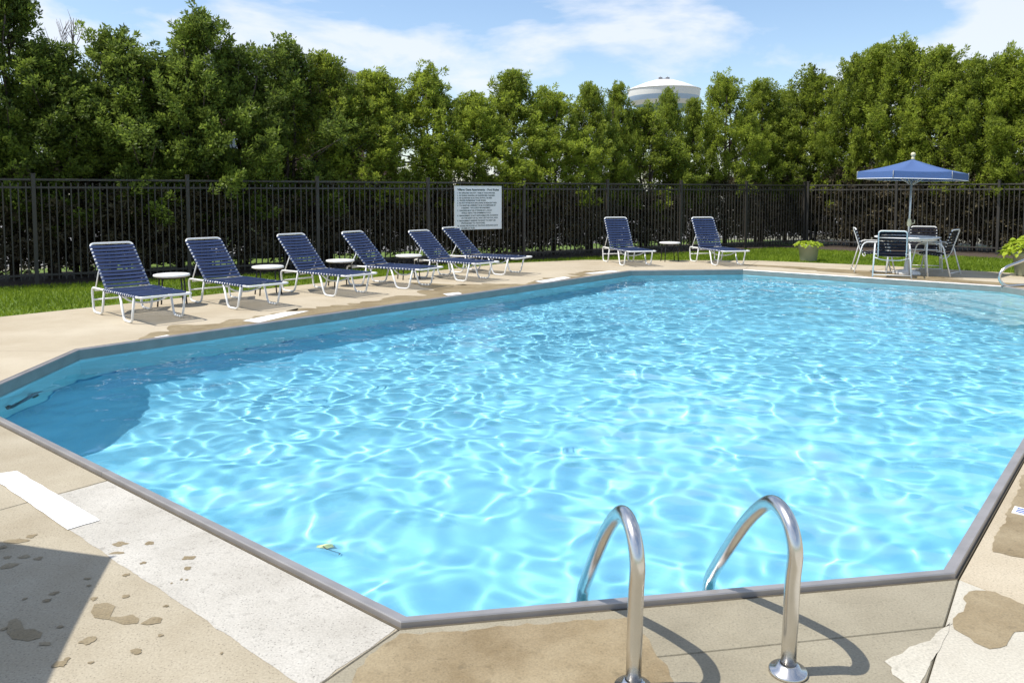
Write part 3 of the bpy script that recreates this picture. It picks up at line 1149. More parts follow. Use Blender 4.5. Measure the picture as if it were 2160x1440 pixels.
def build_hedge():
    V = [make_variant(20 + k, 4.0, 1.0, 1.22, 840, 54, M['leaf'], lobes=1.25, spread=0.118, skirt=400, ll=.064, lw=.0125, tint0=.60) for k in range(6)]
    Vl = [make_variant(60 + k, 4.0, 1.05, 1.15, 680, 50, M['leaf_shaded'], spread=0.13, lobes=1.5, tint0=0.52, skirt=190, ll=0.066, lw=0.0155) for k in range(4)]
    # photo column of each tree top, its row, and the row it grows in
    left = [(-150, -50), (30, -52), (104, 84), (165, 150), (240, 60), (305, 98), (372, 112), (430, 20), (505, 92), (600, 80), (690, 108), (790, 140),
            (900, 138), (1000, 184), (1085, 140), (1168, 182), (1243, 172), (1303, 168), (1356, 218), (1408, 176), (1462, 200), (1530, 150), (1602, 165)]
    right = [(1655, 182), (1712, 142), (1800, 104), (1852, 86), (1902, 78), (1974, 96), (2045, 114), (2108, 102), (2165, 98), (2240, 100)]
    names = ['tall dark tree beyond the fence at the far left edge', 'tallest loose dark tree at the left end of the hedge', 'dark hedge tree leaning beside the bare dead tree',
             'short dark hedge tree under the bare dead tree', 'bushy dark hedge tree just right of the bare dead tree', 'dark flat-topped hedge tree behind the left-hand lounger gap',
             'dark hedge tree left of the tall pointed one', 'tall pointed hedge tree above the second lounger', 'hedge tree in front of the grey house roof',
             'pointed hedge tree just right of the grey house roof', 'slim hedge tree above the third and fourth loungers', 'hedge tree with rounded tip above the fifth lounger',
             'broad pointed hedge tree left of the rules sign', 'low hedge tree directly above the rules sign', 'hedge tree with a narrow spire right of the rules sign',
             'low hedge tree between the spire and the water tower', 'hedge tree just left of the water tower', 'hedge tree touching the left side of the water tower',
             'lowest hedge tree, just under the water tower tank', 'narrow hedge tree standing in front of the water tower', 'low hedge tree at the right side of the water tower', 'hedge tree with twin tip above the right lounger', 'hedge tree ending the left row at the fence corner']
    names_r = ['low hedge tree starting the right row at the fence corner', 'round-topped hedge tree above the lime planter', 'hedge tree stepping up left of the parasol',
               'hedge tree left of the highest tip above the parasol', 'highest bright hedge tree tip above the blue parasol', 'pointed hedge tree right of the parasol top',
               'hedge tree above the right side of the parasol', 'broad hedge tree near the right edge', 'hedge tree at the right edge above the coleus pot', 'hedge tree beyond the right edge of the picture']
    r = random.Random(3)
    k = 0
    for rows, nm, isr in ((left, names, False), (right, names_r, True)):
        for (px, py), lab in zip(rows, nm):
            d = ray(px, 408)
            d2 = Vector((d.x, d.y))
            base, dr, nn = (FC, GD, GN) if isr else (F0, FD, FN)
            off = -(1.4 + r.uniform(-0.2, 0.3))
            o = base + nn * off
            # ray meets the row line
            den = d2.x * dr.y - d2.y * dr.x
            s = (o.x * dr.y - o.y * dr.x) / den
            p = d2 * s
            depth = p.y
            top = EYE + (Y_HZ - py) / F_PX * depth * 1.005
            loose = (not isr) and k < 10
            cr, tk, inn = (Vl[k % 4] if loose else V[k % 6])
            root = thing('arborvitae_tree', lab, 'tree', (p.x, p.y, -0.02), r.uniform(0, 6.28), 'arborvitae trees of the hedge beyond the fence')
            w = {1243: .74, 1303: .56, 1356: 1.05, 1408: .52, 1462: .62}.get(px, 1.09) * r.uniform(0.94, 1.1) * (1.02 if isr else 1.0)
            root.scale = (w, w, top / 4.28)
            obj('crown', cr, root)
            obj('trunk', tk, root)
            if px != 430:
                obj('inner_foliage', inn, root)['kind'] = 'stuff'
            k += 1
    # infill row: the second row of bushes that closes the hedge, seen low between the trees
    return V


def build_bare_tree():
    c = gp(165, 590)
    d = ray(165, 408)
    s = 18.2 / d.y
    root = thing('bare_tree', 'leafless grey tree top poking above the dark hedge at the left', 'tree', (d.x * s, 18.2, 0))
    r = random.Random(8)
    bm = bmesh.new()
    H = EYE + (408 - 45) / F_PX * 18.2
    tube(bm, [(0, 0, -.1), (0.05, 0, H * .4), (-0.02, 0, H * .75), (0.03, 0, H)], 0.06, 6, taper=0.006)
    obj('trunk', mesh_of('trunk', bm, M['twig'], True), root)
    for k in range(22):
        z0 = H * r.uniform(0.45, 0.93)
        a = r.random() * 6.28
        L_ = (H - z0) * r.uniform(0.5, 0.8) + 0.1
        bm = bmesh.new()
        e = Vector((math.cos(a) * L_ * .42, math.sin(a) * L_ * .42, z0 + L_))
        m_ = Vector((math.cos(a) * L_ * .25, math.sin(a) * L_ * .25, z0 + L_ * .45))
        tube(bm, [(0.01, 0, z0), m_, e], 0.013, 4, taper=0.004)
        for j in range(3):
            f = r.uniform(.3, .85)
            p = Vector((0, 0, z0)).lerp(e, f)
            tube(bm, [p, p + Vector((r.uniform(-.16, .16), r.uniform(-.16, .16), r.uniform(.15, .35)))], 0.007, 4, taper=0.003)
        obj('branch', mesh_of('branch', bm, M['twig']), root)


# ------------------------------------------------------------------ loungers
SEAT_Z = 0.33
LX = 1.17           # hinge to foot bar
LW = 0.305          # half width
BW = 0.268          # half width of the backrest
SIN = {}


def lounger_meshes():
    rr = 0.0145
    bm = bmesh.new()
    tube(bm, [(LX - .02, 0, SEAT_Z), (-.40, 0, SEAT_Z), (-.355, 0, rr), (-.06, 0, rr), (.03, 0, SEAT_Z - .012)], rr, 10, rad=0.07, n=5)
    SIN['side_frame'] = mesh_of('side_frame', bm, M['white_metal'], True)
    bm = bmesh.new()
    tube(bm, [(.55, 0, SEAT_Z - .012), (.66, 0, rr), (.90, 0, rr), (.985, 0, SEAT_Z - .012)], rr, 10, rad=0.06, n=5)
    SIN['front_leg'] = mesh_of('front_leg', bm, M['white_metal'], True)
    bm = bmesh.new()
    tube(bm, [(LX - .14, -LW, SEAT_Z), (LX, -LW, SEAT_Z), (LX, LW, SEAT_Z), (LX - .14, LW, SEAT_Z)], rr * 1.02, 10, rad=0.06, n=5)
    SIN['foot_bar'] = mesh_of('foot_bar', bm, M['white_metal'], True)
    bm = bmesh.new()
    tube(bm, [(.0, -BW, 0), (.79, -BW, 0.0), (.79, BW, 0.0), (.0, BW, 0)], rr, 10, rad=0.065, n=5)
    SIN['back_frame'] = mesh_of('back_frame', bm, M['white_metal'], True)
    bm = bmesh.new()
    tube(bm, [(.62, -LW, SEAT_Z - .02), (.62, -LW * .7, SEAT_Z - .10), (.62, 0, SEAT_Z - .14), (.62, LW * .7, SEAT_Z - .10), (.62, LW, SEAT_Z - .02)], 0.011, 8, rad=0.12, n=5)
    SIN['bow_brace'] = mesh_of('bow_brace', bm, M['white_metal'], True)
    bm = bmesh.new()
    tube(bm, [(0, -LW, 0), (0, LW, 0)], 0.011, 8)
    SIN['cross_bar'] = mesh_of('cross_bar', bm, M['white_metal'], True)
    # strap: wraps round both rails; slight sag
    bm = bmesh.new()
    w = 0.0198
    r2 = rr + 0.003
    prof = []
    for a in range(-90, 91, 30):
        prof.append((LW + r2 * math.cos(R(a)), r2 * math.sin(R(a))))
    top = prof + [(LW * .5, r2 - .006), (0, r2 - .009), (-LW * .5, r2 - .006)] + [(-y, z) for y, z in prof[::-1]]
    low = [(-LW + .03, -r2 + .012), (-LW * .5, r2 - .011), (0, r2 - .014), (LW * .5, r2 - .011), (LW - .03, -r2 + .012)]
    loop = top + low
    A = [bm.verts.new((-w, y, z)) for y, z in loop]
    B = [bm.verts.new((w, y, z)) for y, z in loop]
    n = len(loop)
    for k in range(n):
        bm.faces.new((A[k], A[(k + 1) % n], B[(k + 1) % n], B[k]))
    bm.faces.new(A[::-1])
    bm.faces.new(B)
    bmesh.ops.recalc_face_normals(bm, faces=bm.faces)
    SIN['strap'] = mesh_of('strap', bm, M['strap_blue'])


def make_lounger(near_foot, phi, back_deg, label):
    """near_foot: ground position under the near end of the foot bar"""
    dx, dy = math.cos(R(phi)), math.sin(R(phi))
    # near rail is local y = -LW
    px = near_foot[0] - LX * dx + (-dy) * LW
    py = near_foot[1] - LX * dy + dx * LW
    root = thing('sun_lounger', label, 'sun lounger', (px, py, 0.0), R(phi), 'blue strap sun loungers round the pool')
    for sgn in (-1, 1):
        obj('side_frame', SIN['side_frame'], root, (0, sgn * LW, 0))
        obj('front_leg', SIN['front_leg'], root, (0, sgn * LW, 0))
    obj('foot_bar', SIN['foot_bar'], root)
    obj('bow_brace', SIN['bow_brace'], root)
    for x, z in ((-.30, SEAT_Z - .03), (-.37, .17), (.08, SEAT_Z - .03)):
        obj('cross_bar', SIN['cross_bar'], root, (x, 0, z))
    n = 16
    for k in range(n):
        obj('strap', SIN['strap'], root, (0.06 + k * (LX - .21) / (n - 1), 0, SEAT_Z + rnd.uniform(-.0015, .0015)), (R(rnd.uniform(-.5, .5)), R(rnd.uniform(-3, 3)), R(rnd.uniform(-.6, .6))))
    # backrest, raised about the hinge: its local +x runs up the back
    ry = -(180 - back_deg)
    bk = obj('back_frame', SIN['back_frame'], root, (0.01, 0, SEAT_Z), (0, R(ry), 0))
    m_ = 12
    for k in range(m_):
        # flip so the strap's top faces forward
        s = obj('strap', SIN['strap'], bk, (0.05 + k * 0.061, 0, 0), (R(180 + rnd.uniform(-.5, .5)), R(rnd.uniform(-4, 4)), R(rnd.uniform(-.7, .7))))
        s.scale = (1.0, BW / LW, 1.0)
    # support struts from the back to the rear frame
    c, s_ = math.cos(R(back_deg)), math.sin(R(back_deg))
    top = Vector((0.01 - .30 * c, 0, SEAT_Z + .30 * s_))
    for sgn in (-1, 1):
        bm = bmesh.new()
        tube(bm, [top + Vector((0, sgn * (LW - .02), 0)), Vector((-.33, sgn * (LW - .02), SEAT_Z - .005))], 0.009, 8)
        obj('support_strut', mesh_of('support_strut', bm, M['white_metal'], True), root)
    return root


def solve_phi(P, hinge_px):
    best = None
    for k in range(-800, -100):
        a = R(k / 10)
        q = (P.x - LX * math.cos(a), P.y - LX * math.sin(a))
        e = abs(project(q[0], q[1], SEAT_Z)[0] - hinge_px)
        if best is None or e < best[0]:
            best = (e, k / 10)
    return best[1]


def project(x, y, z):
    cz = y * math.cos(PITCH) - (z - EYE) * math.sin(PITCH)
    cy = y * math.sin(PITCH) + (z - EYE) * math.cos(PITCH)
    return 1080 + F_PX * x / cz, Y_PP - F_PX * cy / cz


def build_loungers():
    lounger_meshes()
    data = [((296, 629), 218, 45, 'first blue strap lounger, nearest the camera at the left end of the row'),
            ((524, 605), 428, 45, 'second blue strap lounger from the left, bright light showing between its back straps'),
            ((732, 583), 626, 45, 'third blue strap lounger, with a white side table on each side'),
            ((890, 569.6), 770, 45, 'fourth blue strap lounger, left of the rules sign between two small tables'),
            ((1007, 557), 905, 41, 'fifth blue strap lounger, half hidden by the table at its left'),
            ((1090, 546), 980, 43, 'sixth blue strap lounger, its low back in front of the rules sign')]
    for q, hp, bd, lab in data:
        P = gp(q[0], q[1], SEAT_Z)
        make_lounger((P.x, P.y), solve_phi(P, hp), bd, lab)
    for q, bd, lab in (((1327, 531), 58, 'blue strap lounger across the pool, left of the small black-legged table'), ((1527, 530.5), 58, 'blue strap lounger across the pool, right of the small black-legged table')):
        P = gp(q[0], q[1], SEAT_Z)
        make_lounger((P.x, P.y), -76, bd, lab)


def build_side_tables():
    bm = bmesh.new()
    lathe(bm, [(0, .405), (.215, .405), (.235, .412), (.24, .424), (.235, .436), (.22, .44), (0, .437)], 40)
    top = mesh_of('table_top', bm, M['white_plastic'], True)
    legs = []
    for a in (35, 145, 215, 325):
        bm = bmesh.new()
        c, s = math.cos(R(a)), math.sin(R(a))
        tube(bm, [(.17 * c, .17 * s, .408), (.185 * c, .185 * s, .2), (.205 * c, .205 * s, 0.0)], 0.011, 8)
        legs.append(mesh_of('leg', bm, M['black_metal'], True))
    bm = bmesh.new()
    lathe(bm, [(.17, .385), (.18, .385), (.18, .404), (.17, .404), (.17, .385)], 28)
    ring = mesh_of('apron_ring', bm, M['black_metal'], True)
    for (px, py, lab) in ((362, 579, 'round white side table between the first and second loungers'), (565, 562, 'round white side table between the second and third loungers'),
                          (718, 549, 'round white side table between the third and fourth loungers'), (862, 538.5, 'round white side table beside the back of the fifth lounger'),
                          (1413, 511.5, 'round white side table between the two loungers across the pool')):
        P = gp(px, py, .43)
        t = thing('side_table', lab, 'side table', (P.x, P.y, 0), R(10 + px % 30), 'round white side tables')
        obj('table_top', top, t)
        obj('apron_ring', ring, t)
        for l in legs:
            obj('leg', l, t)


# ------------------------------------------------------------------ dining set and parasols
TABLE = Vector((7.58, 15.25))


def parasol_meshes():
    out = {}
    Rr, za, ze, val = 0.965, 2.20, 1.945, 0.135
    bm = bmesh.new()
    seams, hem = bmesh.new(), bmesh.new()
    ns, nr = 8, 7
    V = [Vector((Rr * math.cos(R(-75 + 60 * k)), Rr * math.sin(R(-75 + 60 * k)), 0)) for k in range(6)]
    for k in range(6):
        a, b = V[k], V[(k + 1) % 6]
        grid = []
        for i in range(nr + 1):
            f = i / nr
            row = []
            for j in range(ns + 1):
                g = j / ns
                p = a.lerp(b, g) * f
                e = a.lerp(b, g)
                sag = 0.035 * math.sin(math.pi * g) * math.sin(math.pi * f * 0.9) + 0.03 * math.sin(math.pi * f) * 0.8
                z = za + (ze - za) * f - sag
                row.append(bm.verts.new((p.x, p.y, z)))
            grid.append(row)
        # valance
        row = []
        for j in range(ns + 1):
            g = j / ns
            p = a.lerp(b, g) * 1.006
            row.append(bm.verts.new((p.x, p.y, grid[nr][j].co.z - val + 0.012 * math.sin(math.pi * g))))
        grid.append(row)
        for i in range(nr + 1):
            for j in range(ns):
                vs = [grid[i][j], grid[i + 1][j], grid[i + 1][j + 1], grid[i][j + 1]]
                if i == 0:
                    vs = [grid[0][0], grid[1][j], grid[1][j + 1]] if j == 0 else [grid[i][j], grid[i + 1][j], grid[i + 1][j + 1]]
                f_ = bm.faces.new(vs)
                f_.smooth = i < nr
        tube(hem, [v.co * 1.001 + Vector((0, 0, -.002)) for v in row], 0.007, 5)
        for e in (0, ns):
            tube(hem, [grid[nr][e].co * 1.004, row[e].co * 1.004], 0.007, 5)
    bmesh.ops.remove_doubles(bm, verts=bm.verts, dist=1e-4)
    bmesh.ops.recalc_face_normals(bm, faces=bm.faces)
    me = mesh_of('canopy', bm, M['canvas'])
    out['canopy'] = me
    seams.free()
    out['hem_piping'] = mesh_of('hem_piping', hem, M['white_trim'])
    bm = bmesh.new()
    tube(bm, [(0, 0, .06), (0, 0, 2.21)], 0.019, 12)
    out['pole'] = mesh_of('pole', bm, M['alu'], True)
    bm = bmesh.new()
    lathe(bm, [(0.022, 2.19), (.03, 2.20), (.03, 2.23), (.02, 2.245), (.035, 2.265), (.045, 2.29), (.035, 2.32), (0, 2.335)], 16)
    out['finial'] = mesh_of('finial', bm, M['cream'], True)
    ribs = []
    for k in range(6):
        bm = bmesh.new()
        tube(bm, [(0, 0, za - .03), V[k] * .5 + Vector((0, 0, (za + ze) / 2 - .045)), V[k] * .985 + Vector((0, 0, ze - .012))], 0.008, 6)
        tube(bm, [V[k] * .03 + Vector((0, 0, 1.72)), V[k] * .5 + Vector((0, 0, (za + ze) / 2 - .045))], 0.007, 6)
        ribs.append(mesh_of('rib', bm, M['alu'], True))
    out['ribs'] = ribs
    bm = bmesh.new()
    lathe(bm, [(.02, .92), (.038, .94), (.04, 1.0), (.032, 1.05), (.02, 1.07)], 14)
    tube(bm, [(.04, 0, .98), (.10, 0, .98), (.10, 0, 1.05)], .009, 6, rad=.02)
    out['crank_housing'] = mesh_of('crank_housing', bm, M['cream'], True)
    bm = bmesh.new()
    lathe(bm, [(0, 0), (.24, 0), (.25, .02), (.24, .06), (.12, .085), (.05, .10), (.035, .26), (.02, .27), (0, .27)], 28)
    out['base'] = mesh_of('base', bm, M['white_plastic'], True)
    return out


def make_parasol(pm, x, y, label, lean=0.0, rz=0.0):
    root = thing('parasol', label, 'parasol', (x, y, 0), rz, 'blue parasols by the pool')
    root.rotation_euler = (0, R(lean), rz)
    for n in ('canopy', 'hem_piping', 'pole', 'finial', 'crank_housing', 'base'):
        obj(n, pm[n], root)
    for m_ in pm['ribs']:
        obj('rib', m_, root)
    return root


def table_meshes():
    o = {}
    bm = bmesh.new()
    lathe(bm, [(.03, .70), (.55, .70), (.575, .705), (.58, .715), (.575, .725), (.55, .728), (.03, .728), (.03, .70)], 48)
    o['table_top'] = mesh_of('table_top', bm, M['white_plastic'], True)
    bm = bmesh.new()
    lathe(bm, [(.50, .66), (.515, .66), (.515, .70), (.50, .70), (.50, .66)], 40)
    o['apron'] = mesh_of('apron', bm, M['white_metal'], True)
    o['legs'] = []
    for a in (20, 110, 200, 290):
        c, s = math.cos(R(a)), math.sin(R(a))
        bm = bmesh.new()
        tube(bm, [(.47 * c, .47 * s, .69), (.45 * c, .45 * s, .4), (.50 * c, .50 * s, 0)], .015, 8, rad=.1)
        o['legs'].append(mesh_of('leg', bm, M['white_metal'], True))
    return o


def make_table(tm, x, y, label):
    root = thing('patio_table', label, 'table', (x, y, 0), 0, 'round white patio tables')
    obj('table_top', tm['table_top'], root)
    obj('apron', tm['apron'], root)
    for l in tm['legs']:
        obj('leg', l, root)


def build_chairs():
    # local: +y is the front of the seat; seat 0.42 high
    W = 0.235
    rr = 0.0125
    side = []
    for s in (-1, 1):
        bm = bmesh.new()
        x = s * 0.285
        tube(bm, [(x * 1.12, .37, rr), (x, .24, .615), (x, -.20, .615), (x * 1.12, -.36, rr)], rr, 10, rad=.10, n=5)
        side.append(mesh_of('side_frame', bm, M['white_metal'], True))
    bm = bmesh.new()
    tube(bm, [(-W, .24, .43), (-W, -.19, .385), (-W, -.34, .87), (W, -.34, .87), (W, -.19, .385), (W, .24, .43), (-W, .24, .43)], rr, 10, rad=.06, n=5)
    sling = mesh_of('seat_frame', bm, M['white_metal'], True)
    bm = bmesh.new()
    for y, z in ((.22, .415), (-.16, .37)):
        tube(bm, [(-.29, y, z), (-.15, y, z - .045), (.15, y, z - .045), (.29, y, z)], .009, 8, rad=.08)
    brace = mesh_of('under_brace', bm, M['white_metal'], True)
    bm = bmesh.new()
    tube(bm, [(-.315, .36, .07), (.315, .36, .07)], .008, 6)
    tube(bm, [(-.315, -.35, .07), (.315, -.35, .07)], .008, 6)
    low = mesh_of('stretcher', bm, M['white_metal'], True)
    bm = bmesh.new()
    box(bm, (0, 0, 0), (2 * W + .034, .042, .004))
    for s in (-1, 1):
        box(bm, (s * (W + .0145), 0, -.014), (.004, .042, .027))
    strap = mesh_of('strap', bm, M['strap_black'])
    spots = [((1822, 571), (8, 0), 'white framed black strap chair at the left of the table, seen side on'),
             ((1877, 576), (0, 0), 'white framed black strap chair nearest the pool with its back to the camera'),
             ((1955, 560), (0, 0), 'white framed black strap chair behind the table, facing the camera'),
             ((1990, 574), (0, 0), 'white framed black strap chair at the right of the table, seen side on')]
    T = TABLE
    pos = [(T + Vector((-0.50, 0.34)), None), (T + Vector((-0.55, -0.55)), -14), (T + Vector((0.74, 0.80)), 160), (T + Vector((0.50, -0.10)), None)]
    rz = [-108, -24, 155, 45]
    for (p, _), a, (q, _2, lab) in zip(pos, rz, spots):
        root = thing('patio_chair', lab, 'chair', (p.x, p.y, 0), R(a), 'black strap chairs round the patio table')
        for m_ in side:
            obj('side_frame', m_, root)
        obj('seat_frame', sling, root)
        obj('under_brace', brace, root)
        obj('stretcher', low, root)
        for k in range(8):
            f = k / 7
            obj('strap', strap, root, (0, -.14 + .34 * f, .40 + .035 * f), (R(6), 0, 0))
        a2 = math.atan2(.485, -.15)
        for k in range(8):
            f = (k + .6) / 8.3
            obj('strap', strap, root, (0, -.19 - .15 * f + .012, .385 + .485 * f), (a2 - math.pi, 0, 0))


# ------------------------------------------------------------------ planters
def build_planters():
    def pot(x, y, label, s, leaves, spread, hgt, ll, accent=False):
        root = thing('flower_pot', label, 'planter', (x, y, 0), 0, 'lime leaved planters on the grass edge')
        bm = bmesh.new()
        lathe(bm, [(0, .005), (.17, .005), (.175, 0.0), (.185, .02), (.225, .33), (.245, .335), (.25, .35), (.25, .395), (.24, .40), (.225, .40), (.22, .345), (0, .345)], 36)
        for v in bm.verts:
            v.co *= s
        p = obj('pot', mesh_of('pot', bm, M['pot'], True), root)
        bm = bmesh.new()
        lathe(bm, [(0, .365), (.221, .36)], 24)
        for v in bm.verts:
            v.co *= s
        obj('soil', mesh_of('soil', bm, M['soil']), root)
        rs = np.random.RandomState(int(x * 10))
        r = random.Random(int(x * 7))
        bm = bmesh.new()
        for k in range(leaves):
            L_ = ll * r.uniform(.7, 1.2)
            w = L_ * .42
            pts = [(0, 0, 0), (w, L_ * .35, .012), (w * .7, L_ * .75, 0), (0, L_ * 1.1, -.02), (-w * .7, L_ * .75, 0), (-w, L_ * .35, .012)]
            if k % 3 == 0:
                b2 = bmesh.new()
                f = [b2.verts.new(p_) for p_ in pts]
                mid1, mid2 = b2.verts.new((0, L_ * .35, -.006)), b2.verts.new((0, L_ * .75, -.012))
                b2.faces.new((f[0], f[1], mid1)); b2.faces.new((f[1], f[2], mid2, mid1)); b2.faces.new((f[2], f[3], mid2))
                b2.faces.new((f[3], f[4], mid2)); b2.faces.new((f[4], f[5], mid1, mid2)); b2.faces.new((f[5], f[0], mid1))
                me = mesh_of('leaf', b2, M['lime'])
                at = me.attributes.new('tint', 'FLOAT', 'FACE')
                at.data.foreach_set('value', [r.uniform(.25, .95)] * len(me.polygons))
                cur = me
            a = r.random() * 6.28
            q = math.sqrt(r.random())
            rad = spread * q
            z = .36 * s + hgt * (1 - q ** 2.2) * r.uniform(.75, 1.0) + .02
            o = obj('leaf', cur, root, (rad * math.cos(a), rad * math.sin(a), z), (R(r.uniform(-55, 10)) , R(r.uniform(-25, 25)), a - math.pi / 2 + r.uniform(-.6, .6)))
        return root
    c = gp(1705, 551)
    pot(c.x, c.y, 'olive pot of low lime green leaves on the grass edge left of the table', 0.98, 190, 0.27, 0.10, 0.075)
    pot(9.72, 14.95, 'pot of large lime coleus leaves behind the steel handrail at the right edge', 1.1, 230, 0.42, 0.36, 0.115)


# ------------------------------------------------------------------ ladder, handrail, sign
def build_ladder():
    eA, eB = Vector(pA), Vector(pB)
    ed = (eB - eA).normalized()
    inw = Vector((-ed.y, ed.x))
    flR, flL = gp(1665, 1421), gp(1334, 1449)
    c = (flR + flL) / 2
    root = thing('pool_ladder', 'stainless steel pool ladder with two arched handrails at the near edge', 'pool ladder', (c.x, c.y, 0))
    half = (Vector((flR.x, flR.y)) - Vector((flL.x, flL.y))).length / 2
    prof = [(0.0, 0.0), (-0.015, 0.30), (-0.028, 0.40), (-0.015, 0.455), (0.02, 0.498), (0.075, 0.519), (0.135, 0.512), (0.205, 0.468), (0.31, 0.374), (0.44, 0.229), (0.575, 0.068), (0.618, 0.005), (0.636, -0.07), (0.64, -0.16), (0.64, -1.15)]
    for sgn in (-1, 1):
        o = ed * (half * sgn)
        bm = bmesh.new()
        pts = [(o.x + inw.x * s, o.y + inw.y * s, z) for s, z in prof]
        # smooth the path
        P = [Vector(p) for p in pts]
        sm = []
        for i in range(len(P) - 1):
            p0, p1, p2, p3 = P[max(i - 1, 0)], P[i], P[i + 1], P[min(i + 2, len(P) - 1)]
            n = 2 if i in (0, len(P) - 2) else 6
            for k in range(n):
                t = k / n
                sm.append(.5 * ((2 * p1) + (p2 - p0) * t + (2 * p0 - 5 * p1 + 4 * p2 - p3) * t * t + (3 * p1 - p0 - 3 * p2 + p3) * t ** 3))
        sm.append(P[-1])
        tube(bm, sm, 0.0245, 24)
        rail = obj('handrail', mesh_of('handrail', bm, M['steel'], True), root)
        bm = bmesh.new()
        lathe(bm, [(.026, .032), (.034, .030), (.040, .016), (.058, .013), (.0615, .008), (.0615, .001), (0, .001)], 40, (o.x, o.y, 0))
        obj('flange', mesh_of('flange', bm, M['steel'], True), root)
    for z in (-.42, -.70, -.98):
        bm = bmesh.new()
        cc = inw * .64
        box(bm, (cc.x, cc.y, z), (2 * half - .03, .075, .03), math.atan2(ed.y, ed.x), .006)
        t = obj('tread', mesh_of('tread', bm, M['steel']), root)
        t.cycles.is_caustics_receiver = True


def build_grab_rail():
    # figure-of-four rail by the entry steps: a loop open to the right
    def P(px, py, y):
        d = ray(px, py)
        s = y / d.y
        return Vector((d.x * s, y, EYE + d.z * s))
    y = 13.15
    root = thing('grab_rail', 'curved steel entry handrail beside the pool steps at the right edge', 'handrail', (8.4, y, 0))
    pts = [P(2215, 520, y + .25), P(2160, 549, y + .1), P(2122, 563, y), P(2108, 577, y), P(2108, 592, y), P(2121, 603.5, y), P(2160, 601, y + .1), P(2230, 600, y + .25)]
    pts = [p - Vector((8.4, y, 0)) for p in pts]
    end = pts[-1]
    pts.append(Vector((end.x + .06, end.y, -0.02)))
    pts.insert(0, Vector((pts[0].x + .42, pts[0].y + .02, 0.0)))
    bm = bmesh.new()
    tube(bm, pts, 0.024, 16, rad=.12, n=6)
    obj('handrail', mesh_of('handrail', bm, M['steel'], True), root)
    for q in (pts[0], pts[-1]):
        bm = bmesh.new()
        lathe(bm, [(.026, .03), (.05, .014), (.06, .008), (.06, .001), (0, .001)], 28, (q.x, q.y, 0))
        obj('flange', mesh_of('flange', bm, M['steel'], True), root)


def text_mesh(body, size, m, bold=0.0):
    cu = bpy.data.curves.new('text_line', 'FONT')
    cu.body = body
    cu.size = size
    cu.extrude = 0.0004
    cu.offset = bold
    cu.resolution_u = 2
    o = bpy.data.objects.new('text_line', cu)
    COL.objects.link(o)
    dg = bpy.context.evaluated_depsgraph_get()
    me = bpy.data.meshes.new_from_object(o.evaluated_get(dg))
    bpy.data.objects.remove(o)
    me.materials.clear()
    me.materials.append(m)
    xs = [v.co.x for v in me.vertices]
    return me, (min(xs), max(xs))


def build_sign():
    t0, w, z0, z1 = 7.93, 1.20, 0.745, 1.715
    p = fence_point(t0 + w / 2, 0.045)
    rz = math.atan2(FD.y, FD.x)
    root = thing('pool_rules_sign', 'white pool rules sign covered in lines of dark lettering on the fence', 'sign', (p.x, p.y, (z0 + z1) / 2), rz)
    h = z1 - z0
    # local x along the fence, local -y faces the pool
    obj('board', mesh_of('board', box(bmesh.new(), (0, 0, 0), (w - .03, .012, h - .03)), M['sign_white']), root)
    bm = bmesh.new()
    for c, s in (((0, 0, h / 2 - .0075), (w, .02, .015)), ((0, 0, -h / 2 + .0075), (w, .02, .015)), ((-w / 2 + .0075, 0, 0), (.015, .02, h - .03)), ((w / 2 - .0075, 0, 0), (.015, .02, h - .03))):
        box(bm, c, s)
    obj('frame', mesh_of('frame', bm, M['sign_edge']), root)
    bm = bmesh.new()
    for x in (-.42, .42):
        for z in (-.3, .3):
            box(bm, (x, .018, z), (.05, .026, .05))
    obj('bracket', mesh_of('bracket', bm, M['fence']), root)
    lines = [('Village Gate Apartments - Pool Rules', .062, -.53, 1.06),
             ('1.  NO LIFEGUARD ON DUTY - SWIM AT YOUR OWN RISK', .045, -.53, .96), ('2.  NO DIVING, RUNNING, OR UNSUPERVISED CHILDREN', .045, -.53, .95),
             ('3.  NO GLASSWARE OR ALCOHOL IN POOL OR AREA', .045, -.53, .88), ('4.  PROPER SWIMWEAR TO BE WORN', .045, -.53, .72),
             ('5.  NO PETS WITHIN POOL ENCLOSURE OR ADJACENT AREA', .045, -.53, 1.0), ('6.  YOU MUST BE A RESIDENT OR BE ACCOMPANIED BY', .045, -.53, .98),
             ('A RESIDENT.  TWO GUESTS PER APARTMENT.', .045, -.43, .74), ('7.  CHILDREN MUST BE ATTENDED BY A ADULT', .045, -.53, .88),
             ('WHILE USING THE SWIMMING POOL.', .045, -.43, .76), ('8.  MANAGEMENT IS NOT RESPONSIBLE FOR ACCIDENTS', .045, -.53, 1.04),
             ('OR THE SAFETY OF ALL WHO USE THE POOL AREA', .045, -.43, .93), ('9.  MANAGEMENT RESERVES THE RIGHT TO DENY USE', .045, -.53, .97),
             ('PRIVILEGES TO ANYONE.', .045, -.43, .6), ('10.  HOURS ARE POSTED AT THE POOL ENTRANCE GATE', .045, -.53, 1.03), ('CLOSED AT DUSK', .045, -.43, .34)]
    y = h / 2 - .105
    for k, (tx, sz, x, wd) in enumerate(lines):
        me, (a, b) = text_mesh(tx, sz, M['sign_text'], 0.0012 if k else 0.0022)
        o = obj('text_line', me, root, (x - a * wd / (b - a), -.0075, y), (R(90), 0, 0))
        o.scale = (wd / (b - a), 1.0, 1.0)
        o['kind'] = 'stuff'
        y -= .068 if k == 0 else (.058 if not tx[0].isdigit() else .055)


